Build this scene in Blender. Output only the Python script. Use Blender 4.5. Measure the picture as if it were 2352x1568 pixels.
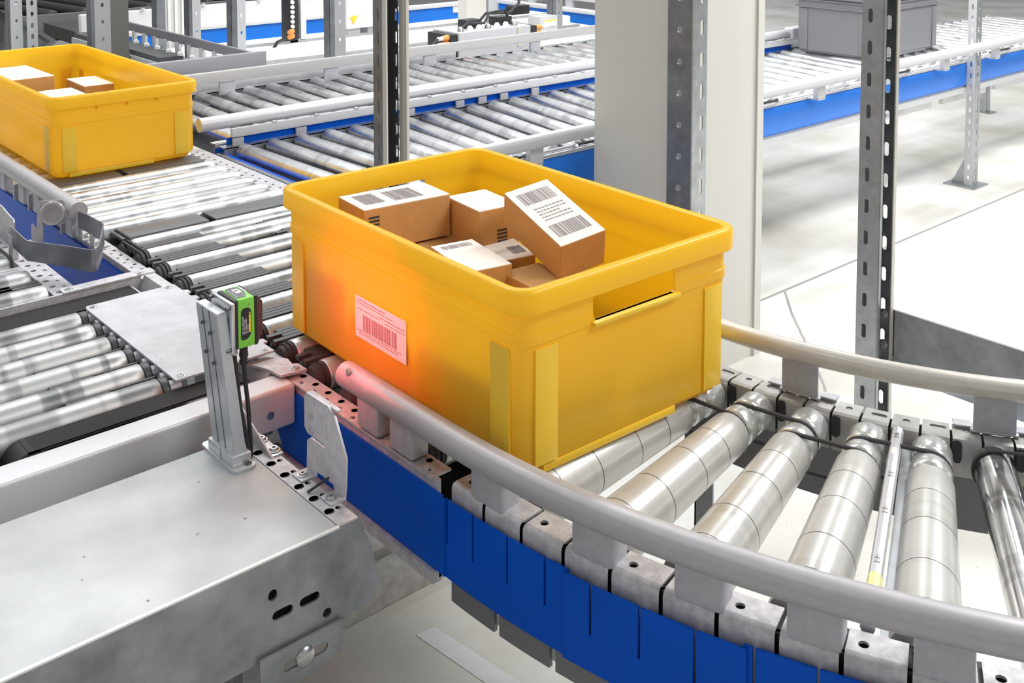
import bpy, bmesh, math, random
from mathutils import Vector, Matrix, Euler
from mathutils.geometry import tessellate_polygon
random.seed(7)
S = bpy.context.scene
for o in list(bpy.data.objects):
    bpy.data.objects.remove(o)
COL = S.collection
PI = math.pi
R0 = 0.56            # height of the conveyors' roller tops above the floor (metres)
FL = -R0             # floor, measured from the roller tops

# ------------------------------------------------------------------ camera
cd = bpy.data.cameras.new('camera')
cam = bpy.data.objects.new('camera', cd)
COL.objects.link(cam)
cd.sensor_width = 36.0
cd.lens = 2474.0 / 2352.0 * 36.0
cd.shift_x = 0.0
cd.shift_y = -(784.0 + 103.0) / 2352.0
cd.clip_start = 0.02
cam.location = (0, 0, 0.75 + R0)
cam.rotation_euler = (math.radians(90 - 3.75), 0, math.radians(-41.25))
S.camera = cam

# ------------------------------------------------------------------ world, lamps, exposure
S.view_settings.view_transform = 'Standard'
S.view_settings.look = 'None'
S.view_settings.gamma = 1.0
S.view_settings.use_curve_mapping = False
S.view_settings.exposure = 0.11
W = bpy.data.worlds.new('hall')
S.world = W
W.use_nodes = True
nt = W.node_tree
bg = nt.nodes['Background']
tc = nt.nodes.new('ShaderNodeTexCoord')
sx = nt.nodes.new('ShaderNodeSeparateXYZ')
rp = nt.nodes.new('ShaderNodeValToRGB')
nt.links.new(tc.outputs['Generated'], sx.inputs[0])
nt.links.new(sx.outputs['Z'], rp.inputs['Fac'])
e = rp.color_ramp.elements
e[0].position = 0.0; e[0].color = (0.42, 0.43, 0.44, 1)
e[1].position = 0.8; e[1].color = (0.34, 0.35, 0.36, 1)
for p_, v_ in ((0.10, 0.75), (0.22, 1.05), (0.40, 1.0), (0.52, 0.42)):
    m_ = rp.color_ramp.elements.new(p_); m_.color = (v_, v_*1.01, v_*1.02, 1)
nt.links.new(rp.outputs['Color'], bg.inputs['Color'])
bg.inputs['Strength'].default_value = 0.62

def lamp(name, loc, size, power, color=(1, 1, 1), aim=None):
    d = bpy.data.lights.new(name, 'AREA')
    d.shape = 'RECTANGLE'
    d.size, d.size_y = size
    d.energy = power
    d.color = color
    o = bpy.data.objects.new(name, d)
    COL.objects.link(o)
    o.location = (loc[0], loc[1], loc[2] + R0)
    if aim is not None:
        v = Vector(aim) - Vector(loc)
        o.rotation_euler = v.to_track_quat('-Z', 'Y').to_euler()
    return o

# rows of ceiling luminaires over the hall
lamp('ceiling_lamp_key', (2.3, -0.9, 2.6), (1.6, 0.5), 48, (1.0, 0.985, 0.96), aim=(1.3, 1.2, 0))
lamp('ceiling_lamp_row_far', (3.2, 3.2, 3.0), (5.0, 0.5), 120, (0.97, 0.985, 1.0))
lamp('ceiling_lamp_row_right', (4.6, 0.6, 3.0), (3.0, 1.0), 190, (1.0, 1.0, 1.0))
lamp('ceiling_lamp_row_left', (-0.6, 2.2, 3.0), (0.4, 4.0), 16, (0.95, 0.97, 1.0))
lamp('ceiling_lamp_row_back', (2.5, 6.2, 3.0), (5.0, 0.5), 30, (0.97, 0.985, 1.0))

for i_, y_ in enumerate((4.7, 5.9, 7.3)):  # unseen tubes added to lay white streaks on the lane rollers
    lamp('streak_tube_row', (3.5, y_, 3.0), (9.0, 0.14), 55, (0.97, 0.985, 1.0))

# ------------------------------------------------------------------ materials
MATS = {}
def mat(name, color, rough=0.5, metal=0.0, spec=0.5, noise=None, bump=None, trans=0.0, coat=0.0, bands=None, emit=None, specks=0):
    """noise=(scale, amount[, roughness amount]), bump=(scale,strength), bands=(scale, colour amount, rough amount) along local X"""
    if name in MATS:
        return MATS[name]
    m = bpy.data.materials.new(name)
    m.use_nodes = True
    n, l = m.node_tree.nodes, m.node_tree.links
    b = n['Principled BSDF']
    c4 = (color[0], color[1], color[2], 1)
    b.inputs['Base Color'].default_value = c4
    b.inputs['Roughness'].default_value = rough
    b.inputs['Metallic'].default_value = metal
    b.inputs['Specular IOR Level'].default_value = spec
    if coat:
        b.inputs['Coat Weight'].default_value = coat
    t = n.new('ShaderNodeTexCoord')
    fac = None
    if bands:
        mp = n.new('ShaderNodeMapping')
        mp.inputs['Scale'].default_value = (1, 0.02, 0.02)
        oi = n.new('ShaderNodeObjectInfo')
        cx = n.new('ShaderNodeCombineXYZ')
        ml = n.new('ShaderNodeMath'); ml.operation = 'MULTIPLY'; ml.inputs[1].default_value = 37.0
        l.new(oi.outputs['Random'], ml.inputs[0])
        l.new(ml.outputs[0], cx.inputs['X'])
        l.new(cx.outputs[0], mp.inputs['Location'])
        l.new(t.outputs['Object'], mp.inputs['Vector'])
        nz = n.new('ShaderNodeTexNoise'); nz.inputs['Scale'].default_value = bands[0]; nz.inputs['Detail'].default_value = 4
        l.new(mp.outputs[0], nz.inputs['Vector'])
        rr = n.new('ShaderNodeValToRGB')
        rr.color_ramp.interpolation = 'LINEAR'
        el = rr.color_ramp.elements
        def sh(q):
            k = 1 - bands[1]*q
            return (color[0]*k, color[1]*k, color[2]*k, 1)
        el[0].position = 0.30; el[0].color = sh(0.2); el[1].position = 0.72; el[1].color = sh(0.0)
        for p_, q_ in ((0.375, 0.25), (0.395, 1.0), (0.445, 0.75), (0.465, 0.1), (0.515, 0.0), (0.535, 0.5), (0.575, 0.6), (0.60, 0.05)):
            w_ = el.new(p_); w_.color = sh(q_)
        l.new(nz.outputs['Fac'], rr.inputs['Fac'])
        l.new(rr.outputs['Color'], b.inputs['Base Color'])
        mr = n.new('ShaderNodeMapRange')
        mr.inputs['From Min'].default_value = 0.35; mr.inputs['From Max'].default_value = 0.65
        mr.inputs['To Min'].default_value = rough - bands[2]; mr.inputs['To Max'].default_value = rough + bands[2]
        l.new(nz.outputs['Fac'], mr.inputs['Value'])
        l.new(mr.outputs[0], b.inputs['Roughness'])
    elif noise:
        nz = n.new('ShaderNodeTexNoise'); nz.inputs['Scale'].default_value = noise[0]; nz.inputs['Detail'].default_value = 6
        nz.inputs['Roughness'].default_value = 0.62
        l.new(t.outputs['Object'], nz.inputs['Vector'])
        rr = n.new('ShaderNodeValToRGB')
        rr.color_ramp.elements[0].position = 0.32; rr.color_ramp.elements[1].position = 0.68
        k = 1 - noise[1]
        rr.color_ramp.elements[0].color = (color[0]*k, color[1]*k, color[2]*k, 1)
        rr.color_ramp.elements[1].color = c4
        l.new(nz.outputs['Fac'], rr.inputs['Fac'])
        l.new(rr.outputs['Color'], b.inputs['Base Color'])
        if len(noise) > 2:
            mr = n.new('ShaderNodeMapRange')
            mr.inputs['To Min'].default_value = rough + noise[2]; mr.inputs['To Max'].default_value = rough - noise[2]
            l.new(nz.outputs['Fac'], mr.inputs['Value'])
            l.new(mr.outputs[0], b.inputs['Roughness'])
    if specks and noise:
        vo = n.new('ShaderNodeTexVoronoi'); vo.inputs['Scale'].default_value = specks
        l.new(t.outputs['Object'], vo.inputs['Vector'])
        lt = n.new('ShaderNodeMath'); lt.operation = 'LESS_THAN'; lt.inputs[1].default_value = 0.085
        l.new(vo.outputs['Distance'], lt.inputs[0])
        gt = n.new('ShaderNodeMath'); gt.operation = 'GREATER_THAN'; gt.inputs[1].default_value = 0.52
        l.new(nz.outputs['Fac'], gt.inputs[0])
        mm = n.new('ShaderNodeMath'); mm.operation = 'MULTIPLY'
        l.new(lt.outputs[0], mm.inputs[0]); l.new(gt.outputs[0], mm.inputs[1])
        mx_ = n.new('ShaderNodeMix'); mx_.data_type = 'RGBA'
        l.new(mm.outputs[0], mx_.inputs['Factor']); l.new(rr.outputs['Color'], mx_.inputs[6])
        mx_.inputs[7].default_value = (color[0]*0.35, color[1]*0.35, color[2]*0.33, 1)
        l.new(mx_.outputs[2], b.inputs['Base Color'])
    if bump:
        nb = n.new('ShaderNodeTexNoise'); nb.inputs['Scale'].default_value = bump[0]; nb.inputs['Detail'].default_value = 4
        l.new(t.outputs['Object'], nb.inputs['Vector'])
        bp = n.new('ShaderNodeBump'); bp.inputs['Strength'].default_value = bump[1]; bp.inputs['Distance'].default_value = 0.002
        l.new(nb.outputs['Fac'], bp.inputs['Height'])
        l.new(bp.outputs[0], b.inputs['Normal'])
    if trans:
        tr = n.new('ShaderNodeBsdfTranslucent'); tr.inputs['Color'].default_value = c4
        mx = n.new('ShaderNodeMixShader'); mx.inputs[0].default_value = trans
        out = n['Material Output']
        l.new(b.outputs[0], mx.inputs[1]); l.new(tr.outputs[0], mx.inputs[2]); l.new(mx.outputs[0], out.inputs['Surface'])
    if emit:
        b.inputs['Emission Color'].default_value = (emit[0], emit[1], emit[2], 1)
        b.inputs['Emission Strength'].default_value = emit[3]
    MATS[name] = m
    return m

CHROME = mat('zinc_roller_steel', (0.58, 0.585, 0.585), 0.40, 0.90, bands=(6, 0.45, 0.09))
ROLLS = mat('satin_roller_steel', (0.44, 0.445, 0.445), 0.46, 0.85, bands=(6, 0.66, 0.06))
CHROME3 = mat('polished_roller_chrome', (0.72, 0.72, 0.72), 0.14, 1.0, bands=(9, 0.5, 0.05))
CHROME2 = mat('zinc_roller_steel_bright', (0.88, 0.89, 0.90), 0.24, 0.92, bands=(7, 0.28, 0.08))
SHADEROLL = mat('shaded_roller', (0.06, 0.06, 0.057), 0.45, 0.4)  # roller steel with the shade put into its colour
STEEL = mat('galvanised_steel', (0.50, 0.515, 0.53), 0.38, 0.85, noise=(30, 0.25, 0.1))
STEELD = mat('dark_and_shaded_steel', (0.30, 0.315, 0.335), 0.42, 0.85, noise=(14, 0.35, 0.12))  # dark beam steel; also puts shade into the dim post flanges
ALU = mat('anodised_rail', (0.47, 0.455, 0.465), 0.42, 0.35, noise=(60, 0.08))
ALUW = mat('anodised_rail_warm', (0.60, 0.57, 0.51), 0.38, 0.45, noise=(50, 0.10))
ALUL = mat('pale_rail', (0.58, 0.585, 0.60), 0.4, 0.15)
FRAME = mat('worn_frame_steel', (0.60, 0.585, 0.605), 0.5, 0.3, noise=(70, 0.35, 0.1), bump=(300, 0.15))
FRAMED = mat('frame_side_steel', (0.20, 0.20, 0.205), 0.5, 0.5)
PLATE = mat('grey_cover_plate', (0.57, 0.575, 0.60), 0.5, 0.15, noise=(16, 0.22, 0.1), specks=60)
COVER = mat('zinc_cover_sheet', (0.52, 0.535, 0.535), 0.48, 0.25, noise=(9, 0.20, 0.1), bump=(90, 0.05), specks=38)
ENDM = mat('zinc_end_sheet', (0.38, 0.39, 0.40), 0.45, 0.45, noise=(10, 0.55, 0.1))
BEAMW = mat('silver_lacquer', (0.60, 0.60, 0.615), 0.42, 0.2)
BLUE = mat('blue_plastic', (0.0, 0.088, 0.56), 0.38, 0.0, spec=0.1, noise=(4, 0.2))
BLUEL = mat('blue_panel', (0.01, 0.20, 0.80), 0.3)
BLACK = mat('black_plastic', (0.018, 0.018, 0.02), 0.5)
RUBBER = mat('dark_rubber', (0.045, 0.042, 0.045), 0.65)
BELT = mat('ribbed_belt', (0.04, 0.037, 0.037), 0.65, spec=0.3)
COMB = mat('grey_comb_plastic', (0.060, 0.060, 0.064), 0.42)
CLIP = mat('grey_clip', (0.60, 0.60, 0.63), 0.5)
BLOCK = mat('grey_bracket', (0.47, 0.47, 0.50), 0.5, 0.2, noise=(80, 0.15))
SLEEVE = mat('grey_roller_sleeve', (0.56, 0.55, 0.52), 0.30, 0.25, bands=(10, 0.14, 0.05))
DRUM = mat('silver_drum', (0.62, 0.63, 0.61), 0.25, 0.55)
WHITE = mat('white_lacquer', (0.80, 0.80, 0.79), 0.4)
CREAM = mat('cream_lacquer', (0.63, 0.615, 0.57), 0.45, 0.0)
CREAME = mat('cream_edge', (0.80, 0.79, 0.75), 0.45)
YELLOWR = mat('yellow_plastic_thick', (0.93, 0.58, 0.035), 0.3)
YELLOW = mat('yellow_plastic', (0.97, 0.71, 0.06), 0.26, 0.0, trans=0.55)
GREYP = mat('grey_crate_plastic', (0.22, 0.22, 0.235), 0.4)
CARD = mat('cardboard', (0.56, 0.30, 0.105), 0.8, noise=(40, 0.10), bump=(200, 0.1))
PAPER = mat('pale_label_paper', (0.82, 0.75, 0.66), 0.7)
LABELW = mat('white_label', (0.86, 0.84, 0.84), 0.6)
INK = mat('print_grey', (0.28, 0.25, 0.26), 0.7)
INKB = mat('print_black', (0.03, 0.03, 0.03), 0.6)
GREEN = mat('green_housing', (0.20, 0.57, 0.06), 0.38)
ALUB = mat('brushed_aluminium', (0.60, 0.62, 0.645), 0.38, 0.6, noise=(90, 0.06))
ALUP = mat('polished_plate', (0.74, 0.75, 0.78), 0.25, 0.8)
CABLE = mat('black_cable', (0.02, 0.021, 0.023), 0.45)
SCREW = mat('screw_steel', (0.45, 0.45, 0.45), 0.3, 0.9)
SCREWD = mat('socket_screw', (0.16, 0.16, 0.17), 0.35, 0.8)
YELLOWL = mat('yellow_sticker', (0.90, 0.70, 0.02), 0.5)
ORANGE = mat('orange_plug', (0.85, 0.33, 0.08), 0.5)
DGREY = mat('dark_grey_panel', (0.10, 0.10, 0.105), 0.4)
GREYBOX = mat('grey_enclosure', (0.50, 0.51, 0.525), 0.45)
LENS = mat('reflector_lens', (0.62, 0.59, 0.585), 0.15, 0.3)
LEDW = mat('lamp_window', (0.5, 0.05, 0.04), 0.2, emit=(1.0, 0.04, 0.03, 6))
LEDS = mat('lit_indicator', (0.9, 0.6, 0.4), 0.3, emit=(1.0, 0.45, 0.2, 2.5))
LEDG = mat('lit_green_indicator', (0.2, 0.9, 0.4), 0.3, emit=(0.1, 0.9, 0.3, 2.0))
STICKY = mat('pale_yellow_sticker', (0.78, 0.74, 0.32), 0.5)

# concrete floor with its joints and one crack
def floor_material():
    m = bpy.data.materials.new('pale_concrete')
    m.use_nodes = True
    n, l = m.node_tree.nodes, m.node_tree.links
    b = n['Principled BSDF']; b.inputs['Roughness'].default_value = 0.55
    t = n.new('ShaderNodeTexCoord')
    def math_(op, a, bb=None):
        x = n.new('ShaderNodeMath'); x.operation = op
        for i, v in enumerate((a, bb)):
            if v is None: continue
            if hasattr(v, 'is_output'): l.new(v, x.inputs[i])
            else: x.inputs[i].default_value = v
        return x.outputs[0]
    s = n.new('ShaderNodeSeparateXYZ'); l.new(t.outputs['Object'], s.inputs[0])
    X, Y = s.outputs['X'], s.outputs['Y']
    nz = n.new('ShaderNodeTexNoise'); nz.inputs['Scale'].default_value = 2.2; nz.inputs['Detail'].default_value = 7
    l.new(t.outputs['Object'], nz.inputs['Vector'])
    r = n.new('ShaderNodeValToRGB')
    r.color_ramp.elements[0].position = 0.3; r.color_ramp.elements[0].color = (0.50, 0.485, 0.43, 1)
    r.color_ramp.elements[1].position = 0.65; r.color_ramp.elements[1].color = (0.76, 0.755, 0.73, 1)
    l.new(nz.outputs['Fac'], r.inputs['Fac'])
    # crumbs of grit
    vo = n.new('ShaderNodeTexVoronoi'); vo.inputs['Scale'].default_value = 55
    l.new(t.outputs['Object'], vo.inputs['Vector'])
    grit = math_('LESS_THAN', vo.outputs['Distance'], 0.075)
    j1 = math_('LESS_THAN', math_('ABSOLUTE', math_('SUBTRACT', Y, 1.98)), 0.006)
    nzw = math_('MULTIPLY', nz.outputs['Fac'], 0.05)
    d = math_('ADD', math_('SUBTRACT', math_('MULTIPLY', math_('SUBTRACT', X, 2.903), 0.677), math_('MULTIPLY', math_('SUBTRACT', Y, 1.979), 0.736)), math_('SUBTRACT', nzw, 0.025))
    j2 = math_('MULTIPLY', math_('LESS_THAN', math_('ABSOLUTE', d), 0.004), math_('MULTIPLY', math_('LESS_THAN', Y, 1.98), math_('GREATER_THAN', X, 2.3)))
    j = math_('MAXIMUM', math_('MAXIMUM', j1, j2), math_('MULTIPLY', grit, 0.8))
    mx = n.new('ShaderNodeMix'); mx.data_type = 'RGBA'
    l.new(j, mx.inputs['Factor'])
    l.new(r.outputs['Color'], mx.inputs[6])
    mx.inputs[7].default_value = (0.30, 0.29, 0.27, 1)
    l.new(mx.outputs[2], b.inputs['Base Color'])
    return m

# ------------------------------------------------------------------ mesh helpers
class MB:
    def __init__(self):
        self.bm = bmesh.new()
    def box(self, a, b, bev=0.0, seg=2):
        x0, x1 = sorted((a[0], b[0])); y0, y1 = sorted((a[1], b[1])); z0, z1 = sorted((a[2], b[2]))
        t = bmesh.new()
        bmesh.ops.create_cube(t, size=1.0)
        for v in t.verts:
            v.co = Vector(((x0+x1)/2 + v.co.x*(x1-x0), (y0+y1)/2 + v.co.y*(y1-y0), (z0+z1)/2 + v.co.z*(z1-z0)))
        if bev:
            bmesh.ops.bevel(t, geom=t.edges[:], offset=bev, segments=seg, affect='EDGES', profile=0.6)
        return self.add(t)
    def add(self, t, M=None):
        me = bpy.data.meshes.new('tmp'); t.to_mesh(me); t.free()
        if M is not None: me.transform(M)
        self.bm.from_mesh(me); bpy.data.meshes.remove(me)
        return self
    def obox(self, size, M, bev=0.0):
        t = bmesh.new(); bmesh.ops.create_cube(t, size=1.0)
        for v in t.verts: v.co = Vector((v.co.x*size[0], v.co.y*size[1], v.co.z*size[2]))
        if bev: bmesh.ops.bevel(t, geom=t.edges[:], offset=bev, segments=2, affect='EDGES', profile=0.6)
        return self.add(t, M)
    def hexa(self, lo, hi):
        """eight-cornered solid from two quads (lists of 4 points, same order)"""
        bm = self.bm
        a = [bm.verts.new(p) for p in lo]; b = [bm.verts.new(p) for p in hi]
        bm.faces.new(a[::-1]); bm.faces.new(b)
        for i in range(4):
            j = (i+1) % 4
            bm.faces.new((a[i], a[j], b[j], b[i]))
        return self
    def lathe(self, p0, axis, prof, seg=24, cap=True):
        """prof: list of (distance along axis, radius)"""
        bm = self.bm
        ax = Vector(axis).normalized(); p0 = Vector(p0)
        u = ax.orthogonal().normalized(); w = ax.cross(u)
        rings = []
        for t, r in prof:
            rings.append([bm.verts.new(p0 + ax*t + (u*math.cos(2*PI*i/seg) + w*math.sin(2*PI*i/seg))*max(r, 1e-5)) for i in range(seg)])
        for a, b in zip(rings, rings[1:]):
            for i in range(seg):
                j = (i+1) % seg
                bm.faces.new((a[i], a[j], b[j], b[i]))
        if cap:
            bm.faces.new(rings[0][::-1]); bm.faces.new(rings[-1])
        return self
    def cyl(self, p0, p1, r, seg=16):
        p0 = Vector(p0); p1 = Vector(p1)
        return self.lathe(p0, p1-p0, [(0, r), ((p1-p0).length, r)], seg)
    def tube(self, pts, r, seg=14, closed=False, cap=True, squash=1.0):
        bm = self.bm
        P = [Vector(p) for p in pts]; n = len(P); rings = []
        up = Vector((0, 0, 1)); prev = None
        for i in range(n):
            if closed: t = P[(i+1) % n] - P[i-1]
            else: t = P[min(i+1, n-1)] - P[max(i-1, 0)]
            t.normalize()
            if prev is None:
                s = t.cross(up)
                if s.length < 1e-4: s = t.cross(Vector((1, 0, 0)))
                s.normalize()
            else:
                s = prev - t*prev.dot(t); s.normalize()
            prev = s
            w = s.cross(t)
            rings.append([bm.verts.new(P[i] + (s*math.cos(2*PI*k/seg)*squash + w*math.sin(2*PI*k/seg))*r) for k in range(seg)])
        rng = range(n if closed else n-1)
        for i in rng:
            a, b = rings[i], rings[(i+1) % n]
            for k in range(seg):
                j = (k+1) % seg
                bm.faces.new((a[k], a[j], b[j], b[k]))
        if cap and not closed:
            bm.faces.new(rings[0][::-1]); bm.faces.new(rings[-1])
        return self
    def plate(self, outline, holes, T, w0, w1):
        """flat polygon with holes, thickened; T(u, v, w) -> point"""
        bm = self.bm
        loops = [outline] + list(holes)
        tri = tessellate_polygon([[Vector((p[0], p[1], 0)) for p in lp] for lp in loops])
        A = []; B = []; idx = []
        for lp in loops:
            st = len(A)
            for p in lp:
                A.append(bm.verts.new(T(p[0], p[1], w0))); B.append(bm.verts.new(T(p[0], p[1], w1)))
            idx.append((st, len(lp)))
        for a, b, c in tri:
            try:
                bm.faces.new((A[a], A[b], A[c])); bm.faces.new((B[c], B[b], B[a]))
            except ValueError:
                pass
        for st, k in idx:
            for i in range(k):
                j = (i+1) % k
                try: bm.faces.new((A[st+i], A[st+j], B[st+j], B[st+i]))
                except ValueError: pass
        return self
    def extrude_path(self, pts, h0, h1, th):
        """bent sheet standing on a ground path: pts (x, y), from height h0 to h1"""
        n = len(pts); L = []; Rr = []
        for i in range(n):
            p = Vector(pts[i]); a = Vector(pts[max(i-1, 0)]); b = Vector(pts[min(i+1, n-1)])
            t = (b-a).normalized(); nn = Vector((-t.y, t.x))
            L.append(p + nn*th/2); Rr.append(p - nn*th/2)
        bm = self.bm
        def hh(h, i): return h[i] if isinstance(h, (list, tuple)) else h
        v = [[bm.verts.new((q.x, q.y, z)) for q, z in ((L[i], hh(h0, i)), (L[i], hh(h1, i)), (Rr[i], hh(h1, i)), (Rr[i], hh(h0, i)))] for i in range(n)]
        for a, b in zip(v, v[1:]):
            for k in range(4):
                j = (k+1) % 4
                bm.faces.new((a[k], a[j], b[j], b[k]))
        bm.faces.new(v[0][::-1]); bm.faces.new(v[-1])
        return self
    def mesh(self, name, off=None, smooth=True, ang=35):
        bm = self.bm
        bmesh.ops.recalc_face_normals(bm, faces=bm.faces[:])
        me = bpy.data.meshes.new(name)
        bm.to_mesh(me); bm.free()
        if off is not None: me.transform(Matrix.Translation(-Vector(off)))
        if smooth:
            me.polygons.foreach_set('use_smooth', [True]*len(me.polygons))
            me.set_sharp_from_angle(angle=math.radians(ang))
        return me

def circle(cx, cy, r, n=12):
    return [(cx + r*math.cos(2*PI*i/n), cy + r*math.sin(2*PI*i/n)) for i in range(n)]
def slot(cx, cy, hw, hh, n=6):
    """stadium hole, long along the second axis"""
    if hh >= hw:
        d = hh-hw
        return [(cx + hw*math.cos(a), cy + d + hw*math.sin(a)) for a in [PI*i/n for i in range(n+1)]] + \
               [(cx + hw*math.cos(a), cy - d + hw*math.sin(a)) for a in [PI + PI*i/n for i in range(n+1)]]
    d = hw-hh
    return [(cx + d + hh*math.cos(a), cy + hh*math.sin(a)) for a in [-PI/2 + PI*i/n for i in range(n+1)]] + \
           [(cx - d + hh*math.cos(a), cy + hh*math.sin(a)) for a in [PI/2 + PI*i/n for i in range(n+1)]]
def rect(x0, x1, y0, y1):
    return [(x0, y0), (x1, y0), (x1, y1), (x0, y1)]
def XYT(z): return lambda u, v, w: (u, v, z + w)
def YZT(x): return lambda u, v, w: (x + w, u, v)
def XZT(y): return lambda u, v, w: (u, y + w, v)

# ------------------------------------------------------------------ object helpers
def tag(o, label, cat, group=None, kind=None):
    if label: o['label'] = label
    if cat: o['category'] = cat
    if group: o['group'] = group
    if kind: o['kind'] = kind
    return o
LOC = {}
def thing(name, label, cat, loc, group=None, rot=(0, 0, 0)):
    o = bpy.data.objects.new(name, None)
    o.empty_display_size = 0.05
    COL.objects.link(o)
    o.location = (loc[0], loc[1], loc[2] + R0)
    o.rotation_euler = rot
    LOC[o] = Vector(loc)
    return tag(o, label, cat, group)
def part(root, name, mb, m, smooth=True, local=False, ang=35, label=None):
    """a part (or sub-part) of root; its mesh is written in hall coordinates unless local"""
    base = LOC[root]
    me = mb.mesh(name, None if local else base, smooth, ang)
    me.materials.append(m)
    o = bpy.data.objects.new(name, me)
    COL.objects.link(o)
    o.parent = root
    LOC[o] = base
    if label: o['label'] = label
    return o
def solo(name, mb, m, label, cat, loc, group=None, kind=None, smooth=True):
    me = mb.mesh(name, loc, smooth)
    me.materials.append(m)
    o = bpy.data.objects.new(name, me)
    COL.objects.link(o)
    o.location = (loc[0], loc[1], loc[2] + R0)
    LOC[o] = Vector(loc)
    return tag(o, label, cat, group, kind)
def copy_part(src, root, pos, rot=(0, 0, 0)):
    o = src.copy()
    COL.objects.link(o)
    o.parent = root
    o.location = Vector(pos) - LOC[root]
    o.rotation_euler = rot
    LOC[o] = LOC[root]
    for ch in list(src.children):
        c = ch.copy(); COL.objects.link(c); c.parent = o
    return o
def roller_mesh(L, r, m, endgroove=False, name='roller', endm=None):
    b = MB()
    pr = [(0, r*0.45), (0.0005, r*0.9), (0.003, r), (0.02, r)]
    if endgroove:
        pr = [(0.022, r*0.4), (0.0225, r*0.94), (0.025, r)]
    pr += [(L-0.02, r), (L-0.003, r), (L-0.0005, r*0.9), (L, r*0.45)]
    b.lathe((0, 0, 0), (1, 0, 0), pr, 28)
    return b
def place_roller(root, mb_or_src, m, pos, rot=(0, 0, 0), head=False):
    if isinstance(mb_or_src, MB):
        o = part(root, 'roller', mb_or_src, m, local=True, ang=50)
        if head:
            h = MB(); r = 0.025
            h.lathe((0, 0, 0), (1, 0, 0), [(0, r*0.5), (0.0, r*0.78), (0.007, r*0.80), (0.0075, r*0.94), (0.0105, r*0.94), (0.011, r*0.80), (0.015, r*0.80), (0.0155, r*0.94), (0.0185, r*0.94), (0.019, r*0.82), (0.0225, r*0.84)], 24)
            part(o, 'drive_head', h, RUBBER, local=True)
        o.location = Vector(pos) - LOC[root]; o.rotation_euler = rot
        return o
    return copy_part(mb_or_src, root, pos, rot)
def screw(root, p, nrm, r, m=SCREW, name='screw', h=0.002):
    b = MB(); n = Vector(nrm).normalized()
    b.lathe(p, n, [(0, r*1.35), (h*0.5, r*1.35), (h*0.6, r), (h*1.6, r*0.8), (h*1.6, r*0.42), (h*0.8, r*0.38)], 14)
    return part(root, name, b, m)

# ================================================================== SETTING
b = MB(); b.box((-3, -1.5, FL-0.05), (12, 12, FL))
o = solo('floor', b, floor_material(), None, None, (0, 0, FL), kind='structure', smooth=False)
# cream building column behind the central crate
b = MB()
b.plate([(2.126, 1.759), (2.454, 1.759), (2.454, 2.076), (2.126, 2.076)], [], XYT(FL), 0, 3.2)
b.plate([(2.432, 1.752), (2.460, 1.752), (2.460, 1.759), (2.432, 1.759)], [], XYT(FL), 0, 3.2)
o = solo('pillar', b, CREAM, 'wide cream lacquered column rising behind the central yellow crate', 'column', (2.3, 1.93, FL), kind='structure', smooth=False)

b = MB()
b.plate([(1.062, 1.466), (1.100, 1.460), (1.150, 1.05), (1.108, 1.05)], [], XYT(FL), 0.0002, 0.0008)
solo('floor_tape', b, mat('pale_tape', (0.72, 0.70, 0.71), 0.55, noise=(30, 0.12)), 'strip of pale worn tape stuck on the floor below the blue skirt', 'tape', (1.10, 1.26, FL), smooth=False)
b = MB(); b.box((0.2, 1.56, FL), (1.5, 1.615, FL+0.055), 0.003); b.box((0.2, 1.635, FL), (1.5, 1.70, FL+0.06), 0.003); b.box((0.2, 1.60, FL), (1.5, 1.65, FL+0.03))
solo('cable_duct', b, mat('dusty_duct', (0.52, 0.50, 0.47), 0.6, noise=(40, 0.35)), 'dusty pale cable duct on the floor under the straight conveyor', 'duct', (0.85, 1.63, FL))

# ================================================================== PARTS SHARED BY CONVEYORS
def perforated(b, x0, x1, y0, y1, z, th, rows, pitch):
    """flat flange along y with holes: rows = [(x, radius, phase)]"""
    n = max(1, int(round((y1-y0)/pitch))); p = (y1-y0)/n
    for i in range(n):
        a = y0 + i*p
        hs = [circle(x, a + p*(0.5+ph), r, 10) for x, r, ph in rows]
        b.plate(rect(x0, x1, a, a+p), hs, XYT(z), 0, -th)
def support_legs(root, pts, ztop, m=STEEL):
    for x, y in pts:
        b = MB()
        b.box((x-0.02, y-0.0015, FL), (x+0.02, y+0.0015, ztop)); b.box((x-0.02, y, FL), (x-0.017, y+0.04, ztop))
        b.box((x-0.045, y-0.03, FL), (x+0.045, y+0.06, FL+0.005))
        part(root, 'support_leg', b, m)
def stadium(c0, c1, r, plane_n, n=10):
    """belt loop round two parallel axes at c0 and c1 (points), in the plane with normal plane_n"""
    c0 = Vector(c0); c1 = Vector(c1); nn = Vector(plane_n).normalized()
    d = (c1-c0); d -= nn*d.dot(nn); d.normalize(); w = nn.cross(d)
    pts = [c0 + (-d*math.sin(a) + w*math.cos(a))*r for a in [PI*i/n for i in range(n+1)]]
    pts += [c1 + (d*math.sin(a) - w*math.cos(a))*r for a in [PI*i/n for i in range(n+1)]]
    return pts

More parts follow.
